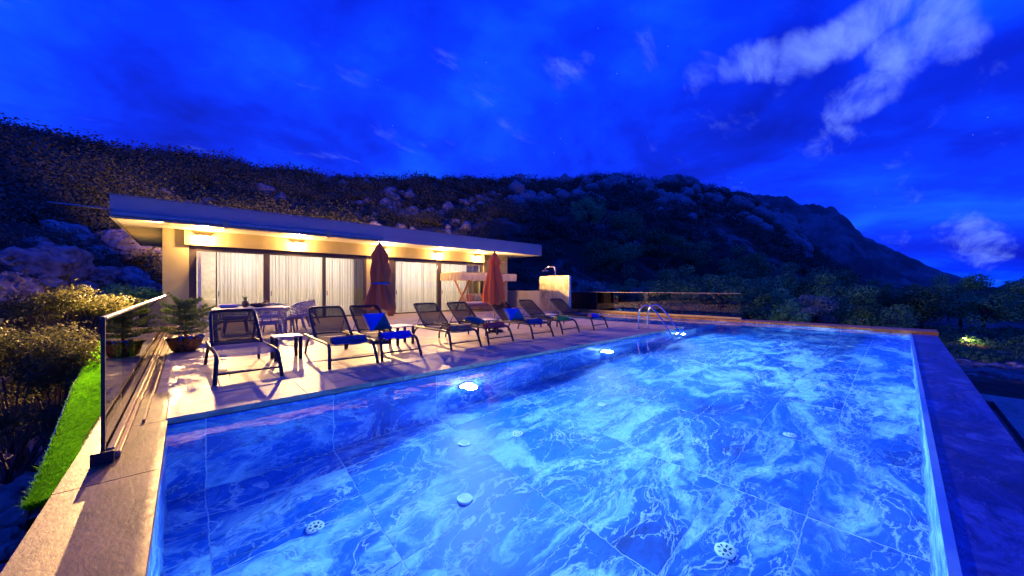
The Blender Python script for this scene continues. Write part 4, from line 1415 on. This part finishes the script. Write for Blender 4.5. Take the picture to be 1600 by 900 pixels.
# ------------------------------------------------------------------ swing seat
def build_swing():
    t = thing('garden_swing', 'wooden swing seat with crossed legs and cream fabric canopy by the house', 'swing seat', (10.9, 15.0, .002))
    for x in (.15, 2.75):
        MB().tube([(x, .42, 0), (x, 1.92, 1.86)], .058, 6).build('cross_leg', 'wood_swing', t)
        MB().tube([(x + .07, 1.92, 0), (x + .07, .42, 1.86)], .058, 6).build('cross_leg', 'wood_swing', t)
    MB().tube([(.0, 1.15, 1.82), (2.95, 1.15, 1.82)], .045, 8).build('top_beam', 'wood_swing', t)
    # canopy with scalloped valance
    cn = MB().grid(lambda a, b: (-.62 + 3.8 * a, .02 + 2.05 * b, 2.10 + .05 * sin(pi * b) + .03 * sin(pi * a)), 20, 8)
    cano = cn.build('canopy', 'canopy_cream', t, True)
    def val(p0, p1, n, m, name, h=.38):
        MB().grid(lambda a, b: (p0[0] + (p1[0] - p0[0]) * a + .045 * sin(a * n * 2 * pi + 2 * sin(a * 5)) * b, p0[1] + (p1[1] - p0[1]) * a + .045 * sin(a * n * 2 * pi + 1 + 2 * sin(a * 4)) * b, 2.105 - h * b - .04 * abs(sin(a * n * pi)) * b), n * 6, 3).build(name, m, t, True)
    val((-.62, .02), (-.62, 2.07), 7, 'canopy_cream', 'valance')
    val((3.18, .02), (3.18, 2.07), 6, 'canopy_cream', 'valance')
    val((-.62, .02), (3.18, .02), 9, 'canopy_cream', 'valance')
    val((-.62, 2.07), (3.18, 2.07), 9, 'canopy_cream', 'valance')
    MB().tube([(-.62, .005, 2.11), (3.19, .005, 2.11)], .016, 6).build('piping', 'canopy_edge', cano)
    # bench
    MB().box(.35, 2.6, .75, 1.45, .34, .40, .01).build('bench', 'wood_swing', t)
    MB().box(.37, 2.58, .73, 1.40, .402, .54, .05).build('seat_cushion', 'cushion_cream', t, True)
    b = MB().box(.37, 2.58, -.05, .05, 0, .48, .04).build('back_cushion', 'cushion_cream', t, True); b.location = (0, 1.47, .5); b.rotation_euler = (radians(-14), 0, 0)
    MB().box(.3, 2.65, .70, .74, .18, .335, .01).build('apron', 'wood_swing', t)
    for x in (.45, 2.5):
        for y in (.8, 1.4):
            MB().tube([(x, y, .40), (x, 1.15, 1.80)], .014, 6).build('hanger', 'cushion_cream', t)
    for i, (x, m, l) in enumerate(((.75, 'cushion_orange', 'orange cushion at the left end of the swing seat'), (1.2, 'cushion_leaf', 'leaf-patterned cushion in the middle of the swing seat'), (1.75, 'cushion_orange', 'orange cushion right of the leaf-patterned one on the swing seat'))):
        c = MB()
        for sg in (1, -1):
            c.grid(lambda a, b, sg=sg: ((a - .5) * .44, sg * .09 * (max(0, 1 - (2 * a - 1) ** 2) * max(0, 1 - (2 * b - 1) ** 2)) ** .4, (b - .5) * .42), 12, 12)
        o = c.build('swing_cushion', m, None, True, (10.9 + x, 16.27, .77)); o.rotation_euler = (radians(-16), 0, radians((10, -8, 14)[i]))
        tag(o, l, 'cushion', 'cushions on the swing seat')
build_swing()

# ================================================================== VEGETATION AND ROCKS
def rock_mesh(name, seed, m, sub=3):
    bm = bmesh.new()
    bmesh.ops.create_icosphere(bm, subdivisions=sub, radius=1.0)
    co = np.array([v.co[:] for v in bm.verts])
    q = co * 1.15 + seed * 3.17
    d = fbm(q[:, 0], q[:, 1], q[:, 2], 4, .55) * .34
    # facet: quantised planes
    R = np.random.default_rng(seed)
    k = np.ones(len(co)) * (1 + d)
    for _ in range(9):
        nrm = R.normal(0, 1, 3); nrm /= np.linalg.norm(nrm); lim = R.uniform(.62, .95)
        pr = (co * k[:, None]) @ nrm
        k = np.where(pr > lim, k * lim / np.maximum(pr, 1e-6), k)
    q2 = co * 5. + seed
    k = k + fbm(q2[:, 0], q2[:, 1], q2[:, 2], 4, .62) * .10
    for v, p in zip(bm.verts, co * k[:, None]):
        v.co = p
    me = bpy.data.meshes.new(name)
    bm.to_mesh(me); bm.free()
    me.materials.append(MATS[m])
    return me
ROCKM = [rock_mesh('boulder_mesh', s, 'rock', 4) for s in range(1, 7)]
ROCKN = [rock_mesh('rock_mesh', s + 20, 'rock_near') for s in range(1, 6)]

def build_boulders():
    B = [(105, 366, 30, 'tall split blue-grey boulder highest above the dark scrub'), (38, 412, 50, 'huge pale boulder at the left picture edge'), (182, 385, 46, 'broad boulder right of the tall split one'), (236, 402, 28, 'brownish boulder next to the house corner'),
         (98, 420, 36, 'rounded boulder in the middle of the boulder field'), (14, 452, 42, 'low boulder at the left edge above the shrubs'), (150, 432, 26, 'small boulder in front of the broad one'), (203, 434, 26, 'squat boulder below the house corner boulder'),
         (60, 380, 18, 'small boulder between the huge and the tall split boulder'), (128, 455, 24, 'small boulder just above the grey shrub'), (222, 458, 24, 'low dark boulder close to the house wall'), (72, 446, 26, 'flat boulder above the middle shrub'), (45, 240, 20, 'pale rock outcrop high on the left slope'), (75, 235, 16, 'second pale rock outcrop high on the left slope'), (160, 250, 13, 'small rock outcrop below the left ridge')]
    for k in range(16):
        B.append((random.uniform(5, 240), random.uniform(375, 468), random.uniform(9, 17), 'small rough boulder filling the gaps of the boulder field'))
    for i, (px, py, rp, l) in enumerate(B):
        rp = min(rp, 38)
        p = hit(px, py + rp * .35)
        dist = math.hypot(p[0] * UX + p[1] * VX, p[0] * UY + p[1] * VY)
        Y = p[0] * UY + p[1] * VY
        r = rp / FPX * Y * .95
        o = link('boulder', ROCKM[i % 6], None, (p[0], p[1], p[2] + r * .30))
        o.scale = (r * random.uniform(.95, 1.15), r * random.uniform(.9, 1.1), r * random.uniform(.75, .95))
        o.rotation_euler = (random.uniform(-.3, .3), random.uniform(-.3, .3), random.uniform(0, 6))
        tag(o, l, 'boulder', 'boulders on the slope left of the house' if i < 15 else 'small boulders between the big ones')
build_boulders()

def build_near_rocks():
    k = 0
    for _ in range(400):
        px, py = random.uniform(-60, 120), random.uniform(610, 900)
        d = px_dir(px, py)
        s = (H + 1.75) / -d[2]
        x, y = d[0] * s, d[1] * s
        if x > -1.5:
            continue
        r = random.choice((.10, .14, .18, .26, .34)) * random.uniform(.8, 1.2)
        z = float(terr(x, y))
        o = link('rock', ROCKN[k % 5], None, (x, y, z + r * .2))
        o.scale = (r * random.uniform(.9, 1.4), r, r * random.uniform(.6, .9)); o.rotation_euler = (random.uniform(-.4, .4), random.uniform(-.4, .4), random.uniform(0, 6))
        tag(o, 'rough brown rock on the ground below the terrace edge at lower left', 'rock', 'rocks below the terrace edge')
        k += 1
        if k >= 42:
            break
    k = 0
    for _ in range(45):
        px, py = random.uniform(1475, 1640), random.uniform(515, 600)
        d = px_dir(px, py)
        s = (H + 2.65) / -d[2]
        x, y = d[0] * s, d[1] * s
        r = random.uniform(.06, .24)
        o = link('rock', ROCKM[k % 6], None, (x, y, float(terr(x, y)) + r * .15))
        o.scale = (r * 1.4, r * 1.1, r * .6); o.rotation_euler = (0, 0, random.uniform(0, 6))
        tag(o, 'pale rock on the rough ground beyond the infinity edge', 'rock', 'rocks beyond the infinity edge')
        k += 1
build_near_rocks()

# a shrub: stems plus thousands of small leaves in clumps
def shrub_data(seed, rx, ry, rz, n, leaf, m, lobes=26):
    R = np.random.default_rng(seed)
    cl = R.normal(0, 1, (lobes, 3)); cl /= np.linalg.norm(cl, axis=1, keepdims=True)
    cl = cl * R.uniform(.45, .92, (lobes, 1)); cl[:, 2] = np.abs(cl[:, 2]) * 1.0 - .15
    rad = R.uniform(.22, .42, lobes)
    idx = R.integers(0, lobes, n)
    d = R.normal(0, 1, (n, 3)); d /= np.linalg.norm(d, axis=1, keepdims=True)
    p = cl[idx] + d * (rad[idx] * R.uniform(.35, 1.0, n) ** .5)[:, None]
    # spiky twigs reaching out
    tw = R.random(n) < .12
    p[tw] += d[tw] * R.uniform(0, .22, (tw.sum(), 1))
    P = p * np.array((rx, ry, rz))
    v, f = leaf_quads(P, d + np.array((0, 0, .35)), leaf, .7)
    return v, f, cl * np.array((rx, ry, rz))
def make_shrub(px, py, depth, rx, rz, seed, n, leaf, label, m='leaf_shrub'):
    X = (px - 800) / FPX * depth
    x, y = X * UX + depth * UY, X * VX + depth * VY
    zc = H + (450 - py) / FPX * depth
    zg = float(terr(x, y))
    t = thing('shrub', label, 'shrub', (x, y, zg - .05), 0, 'shrubs left of the terrace')
    v, f, cl = shrub_data(seed, rx, rx * .9, rz, n, leaf, m)
    v = v + np.array((0, 0, zc - zg + .05))
    link('foliage', np_mesh('foliage', v, f, m), t)
    b = MB()
    for c in cl[::2]:
        e = Vector(c) + Vector((0, 0, zc - zg + .05))
        b.tube([(random.uniform(-.1, .1), random.uniform(-.1, .1), -.1), (e.x * .35, e.y * .35, e.z * .45), tuple(e)], [.035, .02, .006], 5, smooth=1)
    b.build('stems', 'bark', t, True)
make_shrub(108, 487, 11.0, 1.45, .85, 41, 9000, .045, 'grey-green rounded shrub in front of the boulders')
make_shrub(22, 562, 6.6, 1.15, .98, 42, 13000, .032, 'large yellow-green shrub lit warm at the left edge')
make_shrub(85, 600, 6.8, .62, .70, 43, 6500, .030, 'smaller olive shrub between the large shrub and the turf')
make_shrub(20, 668, 5.6, .85, .38, 44, 4500, .030, 'low olive shrub over the warm soil at the left edge')
make_shrub(8, 455, 15.0, 1.5, .8, 45, 4500, .06, 'dim shrub at the left edge behind the yellow-green one')
make_shrub(205, 470, 15.5, 1.3, .8, 46, 4500, .06, 'dark shrub in the gap beside the house wall', 'leaf_tree')

# trees: trunk with limbs and a ragged crown; six kinds shared
def tree_data(seed, h, cr, n, leaf, m):
    R = random.Random(seed)
    tr = MB()
    tr.tube([(0, 0, -.3), (R.uniform(-.1, .1), R.uniform(-.1, .1), h * .3), (R.uniform(-.25, .25), R.uniform(-.25, .25), h * .62)], [.17, .11, .06], 7)
    lob = []
    for k in range(13):
        a = k * 2.4 + R.uniform(-.3, .3); z = h * R.uniform(.30, .92)
        rr = cr * math.sqrt(max(.05, 1 - ((z - h * .56) / (h * .48)) ** 2)) * R.uniform(.45, .85)
        c = (cos(a) * rr, sin(a) * rr, z)
        lob.append(c)
        tr.tube([(0, 0, h * .22 + .1 * k / 13 * h), (c[0] * .5, c[1] * .5, (z + h * .35) * .5), c], [.06, .035, .012], 5)
    RN = np.random.default_rng(seed)
    lob = np.array(lob); idx = RN.integers(0, len(lob), n)
    d = RN.normal(0, 1, (n, 3)); d /= np.linalg.norm(d, axis=1, keepdims=True)
    rad = RN.uniform(.30, .52, len(lob)) * cr
    p = lob[idx] + d * (rad[idx] * RN.uniform(.3, 1, n) ** .5)[:, None] * np.array((1, 1, .72))
    v, f = leaf_quads(p, d + np.array((0, 0, .3)), leaf, .8)
    me = tr.mesh('trunk', True); me.materials.append(MATS['bark'])
    return me, np_mesh('crown', v, f, m)
TREES = [tree_data(60 + k, 4.6 + .5 * (k % 3), 1.9 + .3 * (k % 4), 2600, .13, 'leaf_tree') for k in range(6)]
PALE = [tree_data(80 + k, 4.2, 1.9, 2600, .12, 'leaf_pale') for k in range(2)]
def plant_tree(x, y, sc, td, label, group, rz=None):
    t = thing('tree', label, 'tree', (x, y, float(terr(x, y)) - .1), 0, group)
    t.rotation_euler = (0, 0, rz if rz is not None else random.uniform(0, 6.28))
    t.scale = (sc * random.uniform(.9, 1.15), sc * random.uniform(.9, 1.15), sc * random.uniform(.85, 1.15))
    link('trunk', td[0], t); link('crown', td[1], t)

def at_depth(px, depth):
    X = (px - 800) / FPX * depth
    return X * UX + depth * UY, X * VX + depth * VY
k = 0
for row, (dep, sc, n) in enumerate(((27, .72, 9), (33, .95, 14), (42, 1.15, 16), (54, 1.35, 18), (70, 1.6, 16))):
    p0 = (1180, 1040, 930, 905, 900)[row]
    for i in range(n):
        px = p0 + (1720 - p0) * (i + random.uniform(.1, .9)) / n
        if row == 0 and px > 1430:
            continue
        if abs(px - 1270) < 30 and dep < 40:
            continue
        x, y = at_depth(px, dep * random.uniform(.92, 1.08))
        if -3.5 < y < 14 and x < 20:
            continue
        if row > 1:
            sc_ = sc * (1 - .32 * min(1, max(0, (px - 1230) / 150)))
        else:
            sc_ = sc
        plant_tree(x, y, sc_ * random.uniform(.8, 1.12), TREES[k % 6], ('low dark bushy tree in the front row just behind the far coping', 'dark bushy tree in the second row beyond the far coping', 'dark bushy tree in the middle of the wooded belt beyond the pool', 'tall dark tree towards the back of the wooded belt beyond the pool', 'tallest dark tree along the back of the wooded belt below the hill')[row], 'dark trees beyond the pool')
        k += 1
for px, dep, sc, l in ((1272, 30, .80, 'pale round-crowned tree standing out from the dark trees at right'), (928, 40, 1.12, 'pale bushy tree rising behind the marble shower wall'), (1003, 41, .95, 'pale bushy tree behind the far glass fence'), (1080, 40, .72, 'small pale tree behind the right part of the far glass fence')):
    x, y = at_depth(px, dep)
    plant_tree(x, y, sc, PALE[k % 2], l, None); k += 1

# low scrub around the far pool end and right side
def scrub_patch():
    n = 260
    cs = []; 
    while len(cs) < n:
        px, dep = random.uniform(1150, 1750), random.uniform(19, 34)
        x, y = at_depth(px, dep)
        if x < 18.5 and y > -3.2:
            continue
        cs.append((x, y, random.uniform(.35, .8)))
    V = []; m = 90
    for x, y, r in cs:
        d = rng.normal(0, 1, (m, 3)); d /= np.linalg.norm(d, axis=1, keepdims=True); d[:, 2] = np.abs(d[:, 2])
        p = d * (r * rng.uniform(.5, 1, m))[:, None] * np.array((1.2, 1.2, .8)) + np.array((x, y, float(terr(x, y))))
        V.append(leaf_quads(p, d, .09)[0])
    v = np.concatenate(V); f = np.arange(len(v)).reshape(-1, 4)
    o = link('low_scrub', np_mesh('low_scrub', v, f, 'leaf_tree'))
    struct(o, 'stuff', 'low dark scrub covering the ground beyond the pool')
scrub_patch()

# the wooded hillside: one mass of shrubs and small trees, thicker along the ridge
def hillside():
    C = []
    def add(th, r, rad, ht):
        X, Y = r * np.sin(th), r * np.cos(th)
        C.append((X * UX + Y * UY, X * VX + Y * VY, rad, ht))
    n = 0
    while n < 5600:
        px = random.uniform(-260, 1330)
        th = math.atan((px - 800) / FPX)
        r0 = float(np.interp(th, _fth, _fr)); R = float(np.interp(th, _th, _R))
        t = random.random() ** .8
        r = r0 * .95 + (R * 1.02 - r0) * t
        sz = random.choice((.5, .7, .9, 1.2, 1.9)) * random.uniform(.75, 1.25) * (1 + t * 1.2)
        x = r * sin(th) * UX + r * cos(th) * UY; y = r * sin(th) * VX + r * cos(th) * VY
        # clearings where rock shows
        if fbm(np.array([x / 14.]), np.array([y / 14.]), np.array([5.5]), 3)[0] > .16 and random.random() < .82:
            continue
        if x < 17.5 and x > -3.2 and y < 27 and y > -5:
            continue
        if px < 260 and r < 42 and random.random() < .72:
            continue
        add(th, r, sz, random.uniform(.7, 1.15)); n += 1
    for i in range(420):      # skyline trees
        px = random.uniform(-200, 1290)
        th = math.atan((px - 800) / FPX); R = float(np.interp(th, _th, _R))
        add(th, R * random.uniform(.96, 1.01), random.uniform(1.1, 3.0) * (1 + .6 * (R > 200)), random.uniform(.8, 1.3))
    C = np.array(C)
    z = terr(C[:, 0], C[:, 1])
    dist = np.hypot(C[:, 0], C[:, 1])
    V = []
    for (x, y, r, hh), zz, ds in zip(C, z, dist):
        m = int(np.clip(14000 / ds, 44, 330)) * (2 if r > 2.2 and ds > 100 else 1)
        d = rng.normal(0, 1, (m, 3)); d /= np.linalg.norm(d, axis=1, keepdims=True); d[:, 2] = np.abs(d[:, 2]) * 1.1 - .1
        lump = 1 + .35 * np.sin(d[:, 0] * 5 + x) * np.sin(d[:, 1] * 5 + y)
        p = d * (r * lump * rng.uniform(.6, 1.05, m))[:, None] * np.array((1.1, 1.1, hh)) + np.array((x, y, zz + r * .25))
        V.append(leaf_quads(p, d + np.array((0, 0, .3)), max(.06, min(.40, r * .17, ds * .0025)))[0])
    v = np.concatenate(V); f = np.arange(len(v)).reshape(-1, 4)
    o = link('hillside_scrub', np_mesh('hillside_scrub', v, f, 'leaf_hill'))
    struct(o, 'stuff', 'dense dark scrub and small trees covering the whole hillside')
    # scattered pale outcrops
    base = [np.array([v.co[:] for v in me.vertices]) for me in (rock_mesh('outcrop', s + 40, 'rock', 2) for s in range(4))]
    fb = np.array([p.vertices[:] for p in bpy.data.meshes['outcrop'].polygons])
    VV = []; FF = []; o_ = 0; k = 0
    while k < 520:
        px = random.uniform(-200, 1260); th = math.atan((px - 800) / FPX)
        r0 = float(np.interp(th, _fth, _fr)); R = float(np.interp(th, _th, _R))
        t = random.random() ** .7 if px < 800 else random.uniform(.35, 1)
        r = r0 + (R - r0) * t
        x = r * sin(th) * UX + r * cos(th) * UY; y = r * sin(th) * VX + r * cos(th) * VY
        if (x < 17.5 and x > -3.2 and y < 27) or r < 55:
            continue
        cliff = 800 < px < 1260 and t > .5
        if fbm(np.array([x / 14.]), np.array([y / 14.]), np.array([5.5]), 3)[0] < (-.05 if cliff else .12):
            continue
        s = (2.2 if cliff else 1.) * random.uniform(.5, 1.3) * (1 + 1.0 * t)
        a = random.uniform(0, 6.28); b = base[k % 4]
        q = np.stack([b[:, 0] * cos(a) - b[:, 1] * sin(a), b[:, 0] * sin(a) + b[:, 1] * cos(a), b[:, 2] * random.uniform(.6, 1.3)], -1) * s + np.array((x, y, float(terr(x, y)) + s * .25))
        VV.append(q); FF.append(fb + o_); o_ += len(q); k += 1
    o = link('hillside_rocks', np_mesh('hillside_rocks', np.concatenate(VV), np.concatenate(FF), 'rock'))
    struct(o, 'stuff', 'scattered pale rock outcrops on the hillside')
hillside()

# ------------------------------------------------------------------ garden lamp beyond the infinity edge
def build_garden_lamp():
    x, y = at_depth(1507, 24.5)
    z = float(terr(x, y))
    zl = H + (450 - 546) / FPX * 24.5
    t = thing('garden_lamp', 'small lit garden lamp on the rough ground beyond the infinity edge', 'garden lamp', (x, y, z))
    MB().tube([(0, 0, -.1), (0, 0, max(.25, zl - z - .05))], .03, 8).build('post', 'alu_dark', t, True)
    h = max(.25, zl - z - .05)
    MB().lathe([(.02, h + .22), (.16, h + .17), (.17, h + .155), (.06, h + .16)], 18).build('shade', 'alu_dark', t, True)
    MB().lathe([(.05, h), (.08, h + .02), (.08, h + .14), (.05, h + .155)], 16).build('diffuser', 'garden_glow', t, True)
    L = bpy.data.lights.new('garden_lamp_light', 'POINT'); L.energy = 70; L.color = (1, .55, .16); L.shadow_soft_size = .08
    o = link('garden_lamp_light', L, t); o.location = (-.25, -.2, h + .05)
build_garden_lamp()
